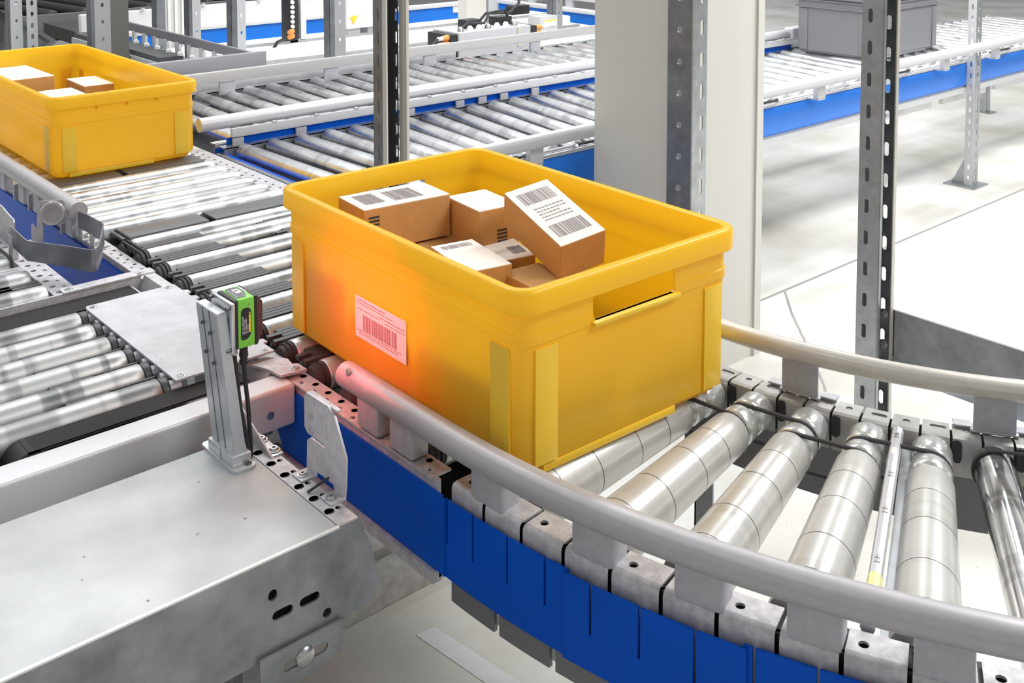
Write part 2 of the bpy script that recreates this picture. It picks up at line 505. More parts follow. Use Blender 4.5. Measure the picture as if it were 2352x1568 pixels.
# ================================================================== MAIN STRAIGHT CONVEYOR
main = thing('roller_conveyor', 'straight roller conveyor with blue side skirt running under the upper left yellow crate', 'conveyor', (1.08, 2.7, FL))
b = MB()
perforated(b, 0.813, 0.845, 1.085, 1.45, -0.018, 0.003, [(0.822, 0.0045, 0), (0.836, 0.0055, 0.45)], 0.037)
perforated(b, 0.813, 0.845, 1.90, 2.62, -0.018, 0.003, [(0.822, 0.0035, 0), (0.835, 0.004, 0.4)], 0.036)
perforated(b, 0.813, 0.845, 2.62, 4.5, -0.018, 0.003, [(0.82, 0.004, 0)], 0.09)
b.box((0.813, 1.45, -0.021), (0.845, 1.90, -0.018))
b.box((0.8165, 1.075, -0.150), (0.8205, 4.5, -0.0185))
b.box((0.806, 1.075, -0.155), (0.8205, 1.50, -0.139)); b.box((0.806, 2.02, -0.155), (0.8205, 4.5, -0.139))
part(main, 'side_frame', b, FRAME)
b = MB()
perforated(b, 1.298, 1.356, 1.085, 3.0, -0.016, 0.003, [(1.31, 0.0055, 0), (1.33, 0.004, 0.4)], 0.037)
b.box((1.298, 3.0, -0.019), (1.356, 4.5, -0.016))
b.box((1.353, 1.085, -0.150), (1.357, 4.5, -0.017))
part(main, 'side_frame', b, FRAME)
# blue skirts
b = MB()
b.plate([(1.057, -0.034), (1.478, -0.034), (1.490, -0.055), (1.497, -0.08), (1.490, -0.11), (1.470, -0.138), (1.057, -0.138)], [], YZT(0.8115), 0, 0.0045)
part(main, 'side_skirt', b, BLUE)
b = MB()
b.plate(rect(2.03, 4.5, -0.138, -0.034), [], YZT(0.8095), 0, 0.006)
part(main, 'side_skirt', b, BLUE)
b = MB(); b.box((1.357, 2.3, -0.15), (1.365, 4.5, -0.03))
part(main, 'side_skirt', b, BLUE)
# rollers
ry = [1.148, 1.246, 1.344, 1.442, 1.54, 1.638, 1.736, 1.834, 1.932, 2.03, 2.13, 2.212]
ry2 = [2.343, 2.418, 2.493, 2.568, 2.643, 2.716] + [2.862 + 0.075*k for k in range(20)]
src = None
for y in ry:
    rb = src or roller_mesh(0.452, 0.025, CHROME, True)
    o = place_roller(main, rb, CHROME, (0.846, y, -0.025), head=True); src = src or o
src = None
for y in ry2:
    rb = src or roller_mesh(0.445, 0.025, CHROME)
    o = place_roller(main, rb, CHROME, (0.85, y, -0.025)); src = src or o
# grey cover strips between roller groups
for y0, y1 in ((2.243, 2.314), (2.748, 2.832)):
    for x0, x1 in ((0.862, 1.060), (1.075, 1.288)):
        b = MB(); b.box((x0, y0, -0.012), (x1, y1, -0.005), 0.0015)
        part(main, 'cover_strip', b, DGREY)
# dark comb covers of the lifting unit between the rollers
for i in range(len(ry)-1):
    y0, y1 = ry[i] + 0.026, ry[i+1] - 0.026
    if y1 - y0 < 0.02 or y0 < 1.38: continue
    for x0, x1, zz in ((0.852, 1.005, -0.006), (1.14, 1.285, -0.012)):
        b = MB()
        n = 4; w = (y1-y0)/n
        for k in range(n):
            b.box((x0 + (0.022 if k % 2 else 0), y0 + k*w, zz-0.008), (x1, y0 + (k+0.86)*w, zz))
        b.box((x0+0.045, y0, zz-0.012), (x1, y1, zz-0.0015))
        part(main, 'comb_cover', b, COMB)
b = MB(); b.box((0.86, 1.1, -0.135), (1.285, 2.25, -0.11))
part(main, 'dark_undertray', b, BLACK)
b = MB(); b.box((0.86, 2.25, -0.12), (1.285, 4.5, -0.10))
part(main, 'dark_undertray', b, BLACK)
# round drive belts at the left roller ends
for ya, yb, xx in ((2.13, 2.212, 0.853), (2.13, 2.212, 0.863), (2.212, 2.30, 0.872)):
    b = MB(); b.tube(stadium((xx, ya, -0.025), (xx, yb, -0.025), 0.0225, (1, 0, 0)), 0.0028, 8, closed=True)
    part(main, 'drive_belt', b, RUBBER)
# left guide rail with its clamp blocks
b = MB(); b.tube([(0.803, 2.335, 0.046), (0.803, 4.5, 0.046)], 0.020, 20)
rail = part(main, 'guide_rail', b, ALU)
for y in (2.38, 2.50, 2.60, 2.71, 2.86, 3.05, 3.25):
    b = MB(); b.box((0.795, y-0.022, -0.018), (0.817, y+0.022, 0.036), 0.003)
    b.box((0.788, y+0.026, -0.018), (0.805, y+0.034, 0.020), 0.002)
    part(rail, 'rail_bracket', b, BLOCK)
support_legs(main, [(0.84, 1.80), (1.33, 1.80), (0.83, 3.3), (1.33, 3.3)], -0.11)

# ================================================================== CURVED CONVEYOR
CX, CY = 2.10, 1.06
def pol(r, deg, z=0.0):
    a = math.radians(deg)
    return Vector((CX - r*math.cos(a), CY - r*math.sin(a), z))
curve = thing('curved_roller_conveyor', 'curved roller conveyor with tapered grey rollers and slit blue skirt in the right foreground', 'conveyor', (1.0, 0.7, FL))
ENDA = 62.0
def sector_plate(b, ra, rb, a0, a1, z, th, holes=(), n=4):
    """annular sector; holes = (radius, angle, hole radius [, half length])"""
    out = [tuple(pol(ra, a0 + (a1-a0)*i/n)[:2]) for i in range(n+1)] + [tuple(pol(rb, a1 - (a1-a0)*i/n)[:2]) for i in range(n+1)]
    hs = []
    for h in holes:
        c = pol(h[0], h[1])
        if len(h) == 3: hs.append(circle(c.x, c.y, h[2], 12))
        else:
            t = math.radians(h[1]); ux, uy = math.sin(t), -math.cos(t)
            sl = slot(0, 0, h[3], h[2])
            hs.append([(c.x + p[0]*ux + p[1]*uy, c.y + p[0]*uy - p[1]*ux) for p in sl])
    b.plate(out, hs, XYT(z), 0, -th)
def sector_wall(b, r, a0, a1, z0, z1, th, n=6, notch=None):
    pts = [pol(r, a0 + (a1-a0)*i/n) for i in range(n+1)]
    b.extrude_path([(p.x, p.y) for p in pts], z0, z1, th)
SEG = 2.88
# outer frame: rounded steel segments parted by narrow gaps
k = 0; a = 0.3
seg_edges = []
while a < ENDA:
    a1 = a + SEG - 0.22
    b = MB()
    ra, rb = 1.279, 1.238
    hs = [(1.258, (a+a1)/2 + (0.5 if k % 2 else -0.6), 0.0055)] if k % 2 == 0 else []
    sector_plate(b, ra-0.008, rb, a, a1, -0.0145, 0.003, hs)
    # rounded shoulder
    n = 4
    prof = [(ra-0.008, -0.0145), (ra-0.003, -0.0160), (ra-0.0006, -0.019), (ra, -0.024), (ra, -0.160)]
    for (r0, z0), (r1, z1) in zip(prof, prof[1:]):
        for i in range(n):
            q0 = a + (a1-a)*i/n; q1 = a + (a1-a)*(i+1)/n
            vs = [b.bm.verts.new(pol(r0, q0, z0)), b.bm.verts.new(pol(r0, q1, z0)), b.bm.verts.new(pol(r1, q1, z1)), b.bm.verts.new(pol(r1, q0, z1))]
            b.bm.faces.new(vs)
    bmesh.ops.remove_doubles(b.bm, verts=b.bm.verts[:], dist=0.0002)
    part(curve, 'frame_segment', b, FRAME)
    seg_edges.append(a - 0.11)
    a += SEG; k += 1
b = MB(); sector_wall(b, 1.268, 0.2, ENDA, -0.165, -0.022, 0.004, 40)
b2 = MB(); sector_plate(b2, 1.266, 1.232, 0.3, ENDA, -0.020, 0.003, n=24); part(curve, 'hole_shade_strip', b2, BLACK)  # black strip added below the flange so its holes look shaded
part(curve, 'frame_wall', b, BLACK)
# blue skirt with its slits, one overlapping panel
def skirt(a0, a1, r, z0, z1, slits, zslit):
    b = MB()
    cuts = [a0] + [s for s in slits if a0 < s < a1] + [a1]
    for i in range(len(cuts)-1):
        c0 = cuts[i] + (0.07 if i else 0); c1 = cuts[i+1] - (0.07 if i < len(cuts)-2 else 0)
        sector_wall(b, r, c0, c1, zslit, z1, 0.003, 4)
    sector_wall(b, r, a0, a1, z0, zslit, 0.003, 24)
    return b
sl = [-0.9 + 1.2, 2.55, 5.25, 7.9, 10.9, 13.7, 16.6, 19.4, 22.3, 25.2, 28.1, 31, 34, 37]
part(curve, 'side_skirt', skirt(-0.1, 9.4, 1.2855, -0.138, -0.034, sl, -0.092), BLUE)
part(curve, 'side_skirt', skirt(9.2, 19.1, 1.2895, -0.138, -0.036, sl, -0.095), BLUE)
part(curve, 'side_skirt', skirt(18.9, ENDA, 1.2860, -0.138, -0.034, sl, -0.092), BLUE)
a = 0.5
while a < ENDA - 3:
    b = MB(); sector_wall(b, 1.2805, a, a+3.6, -0.168, -0.140, 0.006, 4)
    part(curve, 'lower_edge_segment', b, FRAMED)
    a += 4.0
# inner frame: segments with oval windows
a = -0.2
k = 0
while a < ENDA:
    a1 = a + SEG - 0.25
    b = MB()
    am = (a+a1)/2
    hs = [(0.775, am + 0.2, 0.0045, 0.011)] if k % 2 else [(0.775, am, 0.005)]
    sector_plate(b, 0.760, 0.794, a, a1, -0.006, 0.003, hs)
    prof = [(0.794, -0.006), (0.799, -0.008), (0.801, -0.013), (0.801, -0.060)]
    for (r0, z0), (r1, z1) in zip(prof, prof[1:]):
        n = 3
        for i in range(n):
            q0 = a + (a1-a)*i/n; q1 = a + (a1-a)*(i+1)/n
            b.bm.faces.new([b.bm.verts.new(pol(r0, q0, z0)), b.bm.verts.new(pol(r0, q1, z0)), b.bm.verts.new(pol(r1, q1, z1)), b.bm.verts.new(pol(r1, q0, z1))])
    bmesh.ops.remove_doubles(b.bm, verts=b.bm.verts[:], dist=0.0002)
    fs = part(curve, 'frame_segment', b, mat('inner_frame_steel', (0.46, 0.45, 0.43), 0.42, 0.6, noise=(40, 0.25)))
    if k % 2 == 0:
        b = MB()
        c = pol(0.8025, a + 0.4, -0.024); t = math.radians(a)
        Mx = Matrix.Translation(c) @ Matrix.Rotation(t + PI/2, 4, 'Z')
        b.plate(slot(0, 0, 0.0062, 0.016), [], lambda u, v, w: Mx @ Vector((u, w, v)), -0.001, 0.001)
        part(fs, 'oval_window', b, BLACK)
    a += SEG; k += 1
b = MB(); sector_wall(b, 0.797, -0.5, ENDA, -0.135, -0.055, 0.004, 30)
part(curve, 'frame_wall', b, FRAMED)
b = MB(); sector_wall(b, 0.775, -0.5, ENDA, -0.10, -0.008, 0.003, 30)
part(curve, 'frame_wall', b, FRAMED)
# tapered rollers
LR = 0.425
def tapered():
    b = MB()
    p0 = Vector((0, 0, -0.0275)); p1 = Vector((LR, 0, -0.0385))
    r = lambda t: 0.0275 + 0.011*t/LR
    pr = [(0, 0.012), (0.0004, 0.020), (0.004, 0.0255), (0.008, 0.0272), (0.040, 0.0275), (0.044, 0.0260), (0.047, 0.0220), (0.052, 0.0220), (0.055, 0.0260), (0.058, 0.0275), (0.076, 0.0278), (0.080, 0.0262), (0.083, 0.0225), (0.089, 0.0225)]
    b.lathe(p0, p1-p0, pr, 32)
    s = MB()
    bounds = [0.092, 0.150, 0.215, 0.300, 0.372, LR-0.004]
    pr = [(0.0885, 0.022), (0.0895, 0.0285), (0.093, r(0.093))]
    for q in bounds[1:-1]:
        pr += [(q-0.0006, r(q)), (q-0.0006, r(q)-0.0018), (q+0.0006, r(q)-0.0018), (q+0.0006, r(q))]
    pr += [(LR-0.012, r(LR-0.012)), (LR-0.008, r(LR)-0.002), (LR-0.008, 0.02), (LR, 0.02), (LR, 0.01)]
    s.lathe(p0, p1-p0, pr, 40)
    j = []
    for q in bounds[1:-1]:
        jm = MB(); jm.lathe(p0, p1-p0, [(q-0.0006, r(q)-0.0012), (q-0.0006, r(q)+0.00005), (q+0.0006, r(q)+0.00005), (q+0.0006, r(q)-0.0012)], 40, cap=False)
        j.append(jm)
    return b, s, j
rang = [3.7, 9.4, 15.1, 20.9, 26.7]
first = None
for ad in rang:
    pos = pol(0.806, ad); rot = (0, 0, PI + math.radians(ad))
    if first is None:
        db, sb, jb = tapered()
        first = part(curve, 'roller', sb, SLEEVE, local=True, ang=40)
        first.location = pos - LOC[curve]; first.rotation_euler = rot
        part(first, 'belt_drum', db, DRUM, local=True, ang=40)
        for jm in jb: part(first, 'sleeve_joint', jm, BLACK, local=True)
    else:
        copy_part(first, curve, pos, rot)
# polished straight roller where the curve ends
for ad in (32.2, 37.9, 43.6, 49.3, 55.0, 60.5):
    rb = roller_mesh(0.44, 0.027, CHROME3, False)
    place_roller(curve, rb, CHROME3, tuple(pol(0.812, ad, -0.03)), (0, 0, PI + math.radians(ad)))
# round belts between neighbouring rollers
for i in range(len(rang)-1):
    t = 0.0495 if i % 2 else 0.086
    c0 = pol(0.806 + t, rang[i], -0.029); c1 = pol(0.806 + t, rang[i+1], -0.029)
    nrm = (pol(1.2, (rang[i]+rang[i+1])/2) - pol(0.8, (rang[i]+rang[i+1])/2))
    b = MB(); b.tube(stadium(c0, c1, 0.0245, nrm), 0.0030, 10, closed=True)
    part(curve, 'drive_belt', b, RUBBER)
c0 = pol(0.83, 32.2, -0.03); c1 = pol(0.83, 37.6, -0.03)
b = MB(); b.tube(stadium(c0, c1, 0.0285, pol(1.2, 35) - pol(0.8, 35)), 0.0022, 10, closed=True)
part(curve, 'drive_belt', b, RUBBER)
# light curtain bar between the fourth and fifth rollers
b = MB()
p0 = pol(0.812, 23.6, -0.006); p1 = pol(1.232, 24.1, -0.014)
b.tube([p0 + (p1-p0)*t for t in (0, 0.5, 1)], 0.0078, 8)
bar = part(curve, 'sensor_bar', b, mat('sensor_bar_grey', (0.62, 0.62, 0.64), 0.3, 0.4))
for t in (0.06, 0.16, 0.30, 0.50, 0.74):
    p = p0 + (p1-p0)*t
    b = MB()
    for s in (-1, 1):
        b.lathe(p + (p1-p0).normalized()*0.004*s + Vector((0, 0, 0.0068)), (0, 0, 1), [(0, 0.0034), (0.0014, 0.0028), (0.002, 0.0012)], 10)
    part(bar, 'lens', b, SCREW if t > 0.2 else (LEDS if t > 0.1 else SCREW))
b = MB(); p = p0 + (p1-p0)*0.83; d = (p1-p0).normalized()
b.tube([p - d*0.014, p + d*0.014], 0.0081, 8)
part(bar, 'sticker', b, STICKY)
# channel under the bar
b = MB(); q0 = pol(0.81, 24.6, -0.07); q1 = pol(1.235, 25.0, -0.07)
d = (q1-q0).normalized(); s = d.cross(Vector((0, 0, 1)))
b.hexa([q0 - s*0.008, q1 - s*0.008, q1 + s*0.008, q0 + s*0.008], [p + Vector((0, 0, 0.045)) for p in (q0 - s*0.008, q1 - s*0.008, q1 + s*0.008, q0 + s*0.008)])
part(curve, 'cross_member', b, STEEL)
# guide rails
RZ = 0.0425
pts = [Vector((CX-1.279, 1.302, RZ))] + [Vector((CX-1.279, 1.302 - 0.06*i, RZ)) for i in range(1, 4)] + [pol(1.279, x, RZ) for x in range(0, 63, 2)]
b = MB(); b.tube(pts, 0.0182, 22)
rail = part(curve, 'guide_rail', b, ALU)
screw(rail, (0.808, 1.275, RZ+0.016), (-0.8, 0, 0.6), 0.004)
for yy in (1.235, 1.155):
    b = MB(); b.box((0.812, yy-0.026, -0.016), (0.842, yy+0.026, 0.030), 0.005)
    part(rail, 'rail_bracket', b, BLOCK)
for ad in (3.2, 10.6, 16.5, 22.0, 27.5, 35.0, 44.0, 54.0):
    Mx = Matrix.Translation(pol(1.262, ad, 0.006)) @ Matrix.Rotation(math.radians(ad), 4, 'Z')
    b = MB(); b.obox((0.034, 0.056, 0.048), Mx, 0.005)
    part(rail, 'rail_bracket', b, BLOCK)
RZ2 = 0.0645
t0 = Vector((0, 1, 0))
pts = [pol(0.785, 0, RZ2) + t0*0.25, pol(0.785, 0, RZ2) + t0*0.1] + [pol(0.785, x, RZ2) for x in range(0, 63, 3)]
b = MB(); b.tube(pts, 0.0148, 20)
rail = part(curve, 'guide_rail', b, ALUW)
for ad in (13.0, 32.6, 52.0):
    b = MB()
    Mx = Matrix.Translation(pol(0.775, ad, 0.022)) @ Matrix.Rotation(math.radians(ad), 4, 'Z')
    b.obox((0.004, 0.055, 0.055), Mx, 0.001)
    Mx = Matrix.Translation(pol(0.768, ad, -0.003)) @ Matrix.Rotation(math.radians(ad), 4, 'Z')
    b.obox((0.022, 0.062, 0.003), Mx, 0.001)
    for s in (-1, 1):
        Mx = Matrix.Translation(pol(0.762, ad + s*3.0, -0.002)) @ Matrix.Rotation(math.radians(ad), 4, 'Z')
        b.obox((0.018, 0.024, 0.003), Mx, 0.0012)
    part(rail, 'rail_bracket', b, BLOCK)
for r_, ad in ((1.25, 58), (0.775, 2), (0.78, 58)):
    p = pol(r_, ad)
    b = MB(); b.box((p.x-0.018, p.y-0.018, FL), (p.x-0.015, p.y+0.018, -0.12)); b.box((p.x-0.018, p.y+0.015, FL), (p.x+0.018, p.y+0.018, -0.12))
    b.box((p.x-0.04, p.y-0.03, FL), (p.x+0.04, p.y+0.03, FL+0.005))
    part(curve, 'support_leg', b, STEEL)

# ================================================================== LEFT CONVEYOR
left = thing('roller_conveyor', 'roller conveyor at the left edge whose rollers end at a pale plate', 'conveyor', (0.4, 1.75, FL))
b = MB()
perforated(b, 0.664, 0.692, 1.0735, 1.40, -0.0175, 0.0025, [(0.672, 0.0068, 0.4), (0.6845, 0.0040, 0.9-0.5)], 0.0345)
b.box((0.6895, 1.0735, -0.13), (0.692, 1.40, -0.018))
perforated(b, 0.655, 0.700, 2.03, 2.55, -0.018, 0.003, [(0.668, 0.006, 0.3), (0.686, 0.0042, 0)], 0.037)
b.box((0.697, 2.03, -0.13), (0.70, 2.55, -0.0185))
b.box((0.662, 1.5, -0.12), (0.665, 2.03, -0.02))
part(left, 'side_frame', b, FRAME)
lry = [1.553 + 0.0676*k for k in range(6)] + [2.065, 2.165, 2.265, 2.365, 2.465]
src = None
for y in lry:
    rb = src or roller_mesh(0.62, 0.0245, ROLLS)
    o = place_roller(left, rb, ROLLS, (0.026, y, -0.025)); src = src or o
for y in lry[:6]:
    b = MB(); b.lathe((0.6465, y, -0.025), (1, 0, 0), [(0, 0.0225), (0.004, 0.0235), (0.010, 0.0235), (0.011, 0.018), (0.0155, 0.018)], 20)
    part(left, 'roller_bearing', b, COMB)
for i in range(11):
    y = 1.540 + 0.0338*i
    b = MB()
    b.lathe((0.658, y, -0.012), (1, -0.15, 0.1), [(0, 0.0095), (0.016, 0.0095)], 8)
    part(left, 'bearing_clip', b, CLIP)
    b = MB(); b.lathe((0.6685, y+0.010, -0.010), (0, 0, 1), [(0, 0.006), (0.003, 0.006)], 8)
    part(left, 'cable_tie', b, BLACK)
for i in range(5):
    y0, y1 = lry[i] + 0.0250, lry[i+1] - 0.0250
    b = MB(); b.box((0.52, y0, -0.022), (0.655, y1, -0.014)); b.box((0.585, (y0+y1)/2-0.002, -0.014), (0.655, (y0+y1)/2+0.002, -0.011))
    part(left, 'comb_cover', b, COMB)
for i in range(6, 10):
    y0, y1 = lry[i] + 0.028, lry[i+1] - 0.028
    b = MB()
    w = (y1-y0)/3
    for k in range(3): b.box((0.60 - 0.03*k, y0+k*w, -0.020), (0.652, y0+(k+0.8)*w, -0.012))
    b.box((0.30, y0, -0.022), (0.60, y1, -0.012))
    part(left, 'comb_cover', b, PLATE if i > 6 else COMB)
b = MB(); b.tube(stadium((0.640, 2.265, -0.025), (0.640, 2.42, -0.025), 0.026, (1, 0, 0)), 0.003, 8, closed=True)
part(left, 'drive_belt', b, RUBBER)
b = MB(); b.box((0.03, 1.5, -0.12), (0.655, 2.55, -0.10))
part(left, 'dark_undertray', b, BLACK)
support_legs(left, [(0.62, 1.795), (0.3, 2.4), (0.64, 2.4)], -0.10)

# flat sheet cover over the end of the left conveyor (foreground) with its holed end sheet
plat = thing('end_cover', 'large flat zinc sheet cover in the lower left corner carrying the scanner post', 'cover', (0.4, 1.2, FL))
b = MB(); b.box((-0.35, 1.0745, -0.022), (0.6635, 1.345, -0.018), 0.0012)
part(plat, 'top_sheet', b, COVER)
b = MB()
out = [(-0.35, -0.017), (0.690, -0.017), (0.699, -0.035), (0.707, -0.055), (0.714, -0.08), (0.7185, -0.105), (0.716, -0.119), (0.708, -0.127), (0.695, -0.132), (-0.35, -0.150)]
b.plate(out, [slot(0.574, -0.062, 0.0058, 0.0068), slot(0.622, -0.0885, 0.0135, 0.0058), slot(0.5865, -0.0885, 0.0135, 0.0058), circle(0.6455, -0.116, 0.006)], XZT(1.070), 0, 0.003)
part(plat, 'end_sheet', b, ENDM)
b = MB(); b.box((-0.35, 1.0695, -0.0195), (0.664, 1.0745, -0.0165), 0.001)
part(plat, 'sheet_edge', b, mat('bright_sheet_edge', (0.78, 0.78, 0.76), 0.35, 0.3))
b = MB(); b.box((0.45, 1.082, -0.13), (0.686, 1.09, -0.03))
part(plat, 'hole_shade_backing', b, BLACK)  # black sheet added behind the end sheet to shade its holes
b = MB()
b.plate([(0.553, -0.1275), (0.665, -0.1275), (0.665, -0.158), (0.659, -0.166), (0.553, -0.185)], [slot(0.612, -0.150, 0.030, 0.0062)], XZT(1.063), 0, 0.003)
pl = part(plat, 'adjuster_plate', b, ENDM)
b = MB(); b.lathe((0.611, 1.066, -0.149), (0, -1, 0), [(0, 0.012), (0.0045, 0.012), (0.007, 0.010), (0.0085, 0.006), (0.009, 0.001)], 20)
part(pl, 'bolt', b, SCREW)
b = MB(); b.box((0.59, 1.10, -0.175), (0.64, 1.115, -0.12))
part(pl, 'backing', b, BLACK)
for y, x in ((1.33, 0.40), (1.20, 0.05)):
    b = MB(); b.box((x-0.02, y, FL), (x+0.01, y+0.003, -0.12)); b.box((x-0.02, y, FL), (x-0.017, y+0.03, -0.12))
    part(plat, 'support_leg', b, STEEL)

# silver lacquered cross beam behind the sheet
beam = thing('silver_cross_beam', 'long silver beam with rounded edge running along the back of the flat zinc cover', 'beam', (0.4, 1.45, FL))
b = MB(); b.box((-0.35, 1.430, -0.079), (0.812, 1.481, -0.015), 0.007, 4)
part(beam, 'beam_body', b, BEAMW)
b = MB(); b.box((-0.35, 1.388, -0.094), (0.66, 1.430, -0.079), 0.003)
part(beam, 'lower_lip', b, STEEL)
b = MB(); b.lathe((0.768, 1.4305, -0.052), (0, -1, 0), [(0, 0.0065), (0.0015, 0.006), (0.002, 0.0045), (0.002, 0.002)], 16)
part(beam, 'bolt', b, mat('blue_grey_bolt', (0.12, 0.17, 0.26), 0.4, 0.4))
for x in (0.0, 0.74):
    b = MB(); b.box((x-0.02, 1.44, FL), (x+0.02, 1.47, -0.07)); part(beam, 'support_leg', b, STEEL)

# belt transfer unit linking the two conveyors
tr = thing('belt_transfer', 'belt transfer with pale plate and dark ribbed belts behind the scanner post', 'transfer', (0.74, 1.72, FL))
b = MB()
out = [(0.662, 1.526), (0.826, 1.522), (0.826, 1.56)]
y = 1.56
for k in range(9):
    out += [(0.834, y), (0.834, y+0.014), (0.826, y+0.018), (0.826, y+0.034)]; y += 0.036
out += [(0.826, 1.905), (0.664, 1.905), (0.660, 1.895)]
b.plate(out, [], XYT(0.002), 0, -0.003)
cp = part(tr, 'cover_plate', b, PLATE)
for p in ((0.674, 1.536), (0.672, 1.892), (0.812, 1.895), (0.814, 1.532)):
    screw(cp, (p[0], p[1], 0.002), (0, 0, 1), 0.0055, h=0.0012)
def ribbed_belt(x0, x1, y0, y1, z, xpulley=None):
    b = MB(); n = 20; w = (y1-y0)/n
    b.box((x0, y0, z-0.004), (x1, y1, z-0.0008))
    for k in range(n):
        b.box((x0, y0+k*w, z-0.002), (x1, y0+(k+0.55)*w, z))
    return b
part(tr, 'belt', ribbed_belt(0.435, 0.76, 1.483, 1.5275, -0.012), BELT)
b = MB(); b.lathe((0.44, 1.483, -0.039), (0, 1, 0), [(0, 0.027), (0.0445, 0.027)], 28)
part(tr, 'belt_pulley', b, BELT)
b = MB(); b.lathe((0.36, 1.483, -0.037), (0, 1, 0), [(0, 0.027), (0.0445, 0.027)], 28)
part(tr, 'belt_pulley', b, BELT)
part(tr, 'belt', ribbed_belt(-0.1, 0.36, 1.483, 1.5275, -0.010), BELT)
part(tr, 'belt', ribbed_belt(-0.1, 0.775, 1.928, 1.990, -0.012), BELT)
b = MB()
b.box((-0.1, 1.995, -0.07), (0.80, 2.0, 0.0)); b.box((0.655, 1.993, -0.0005), (0.828, 2.020, 0.0025)); b.box((-0.1, 1.926, -0.07), (0.665, 1.928, -0.022)); b.box((0.665, 1.926, -0.07), (0.80, 1.928, -0.016))
b.box((-0.1, 1.926, -0.08), (0.80, 2.0, -0.068))
ch = part(tr, 'channel', b, FRAME)
screw(ch, (0.668, 2.006, 0.0025), (0, 0, 1), 0.006, h=0.0012); screw(ch, (0.80, 1.998, 0.0025), (0, 0, 1), 0.005, h=0.0012)
b = MB(); b.hexa([(0.79, 1.91, -0.04), (0.826, 1.91, -0.04), (0.826, 1.992, -0.04), (0.79, 1.992, -0.04)], [(0.806, 1.906, 0.0), (0.826, 1.906, 0.0), (0.826, 1.994, 0.0), (0.806, 1.994, 0.0)])
part(tr, 'end_gusset', b, FRAME)
b = MB(); b.box((0.772, 1.91, -0.022), (0.780, 1.99, -0.014))
part(tr, 'end_stop', b, PLATE)
b = MB(); b.box((-0.1, 1.483, -0.112), (0.80, 1.526, -0.100))
part(tr, 'channel', b, FRAMED)
b = MB()
b.plate([(0.80, 1.455), (0.842, 1.448), (0.842, 1.475), (0.834, 1.48), (0.838, 1.50), (0.831, 1.512), (0.815, 1.528), (0.78, 1.528), (0.795, 1.49)], [], XYT(-0.008), 0, -0.004)
b.hexa([(0.775, 1.484, -0.045), (0.80, 1.484, -0.045), (0.80, 1.522, -0.045), (0.775, 1.522, -0.045)], [(0.798, 1.484, -0.010), (0.80, 1.484, -0.010), (0.80, 1.522, -0.010), (0.798, 1.522, -0.010)])
eg = part(tr, 'end_gusset', b, FRAME)
screw(eg, (0.828, 1.462, -0.008), (0, 0, 1), 0.006, h=0.0015)
b = MB(); b.box((0.68, 1.72, FL), (0.71, 1.75, -0.003)); part(tr, 'support_leg', b, STEEL)
b = MB(); b.box((0.78, 1.72, FL), (0.80, 1.75, -0.003)); part(tr, 'support_leg', b, STEEL)

# ================================================================== BRACKETS AND DEFLECTORS ON THE LEFT
brk = thing('steel_bracket', 'notched pale steel bracket standing in front of the blue skirt', 'bracket', (0.70, 1.16, -0.018))
out = [(1.205, 0.088), (1.211, 0.081), (1.211, 0.040), (1.204, 0.034), (1.160, 0.034), (1.160, 0.030), (1.197, 0.030), (1.205, 0.024), (1.207, -0.0175), (1.185, -0.0175), (1.182, -0.009), (1.141, -0.009), (1.139, -0.0175), (1.116, -0.0175), (1.113, 0.000), (1.111, 0.037), (1.136, 0.080), (1.152, 0.089)]
b = MB(); b.plate(out, [rect(1.156, 1.1575, 0.07, 0.078), rect(1.156, 1.1575, 0.056, 0.064), rect(1.156, 1.1575, 0.042, 0.050)], YZT(0.6995), 0, 0.0028)
part(brk, 'upright_plate', b, mat('pale_bracket_steel', (0.72, 0.69, 0.715), 0.5, 0.3, noise=(60, 0.25)))
for y in (1.196, 1.126):
    b = MB(); b.box((0.678, y-0.013, -0.0178), (0.701, y+0.013, -0.015), 0.001)
    ft = part(brk, 'foot', b, FRAME)
    screw(ft, (0.687, y, -0.015), (0, 0, 1), 0.0055, h=0.0022)
b = MB(); b.box((0.7020, 1.135, 0.086), (0.709, 1.205, 0.0885), 0.0008)
part(brk, 'return_flange', b, FRAME)
for z in (0.062, 0.042):
    b = MB(); b.lathe((0.6995, 1.193, z), (-1, 0, 0), [(0, 0.0055), (0.0015, 0.0045), (0.002, 0.001)], 12)
    part(brk, 'rivet', b, FRAME)
b = MB(); b.cyl((0.672, 1.158, -0.016), (0.712, 1.150, 0.0), 0.0016, 8)
part(brk, 'cable_tie', b, BLACK)

cl = thing('steel_bracket', 'small angled steel bracket with wing screw just behind the scanner post foot', 'bracket', (0.69, 1.33, -0.018))
b = MB()
b.plate([(1.258, -0.0178), (1.42, -0.0178), (1.42, 0.03), (1.40, 0.045), (1.27, -0.012)], [], YZT(0.678), 0, 0.0025)
part(cl, 'upright_plate', b, FRAME)
b = MB(); b.box((0.680, 1.262, -0.0178), (0.697, 1.41, -0.0150), 0.001)
ft = part(cl, 'foot', b, STEEL)
for y in (1.275, 1.31, 1.345):
    screw(ft, (0.689, y, -0.0150), (0, 0, 1), 0.0065, h=0.003)

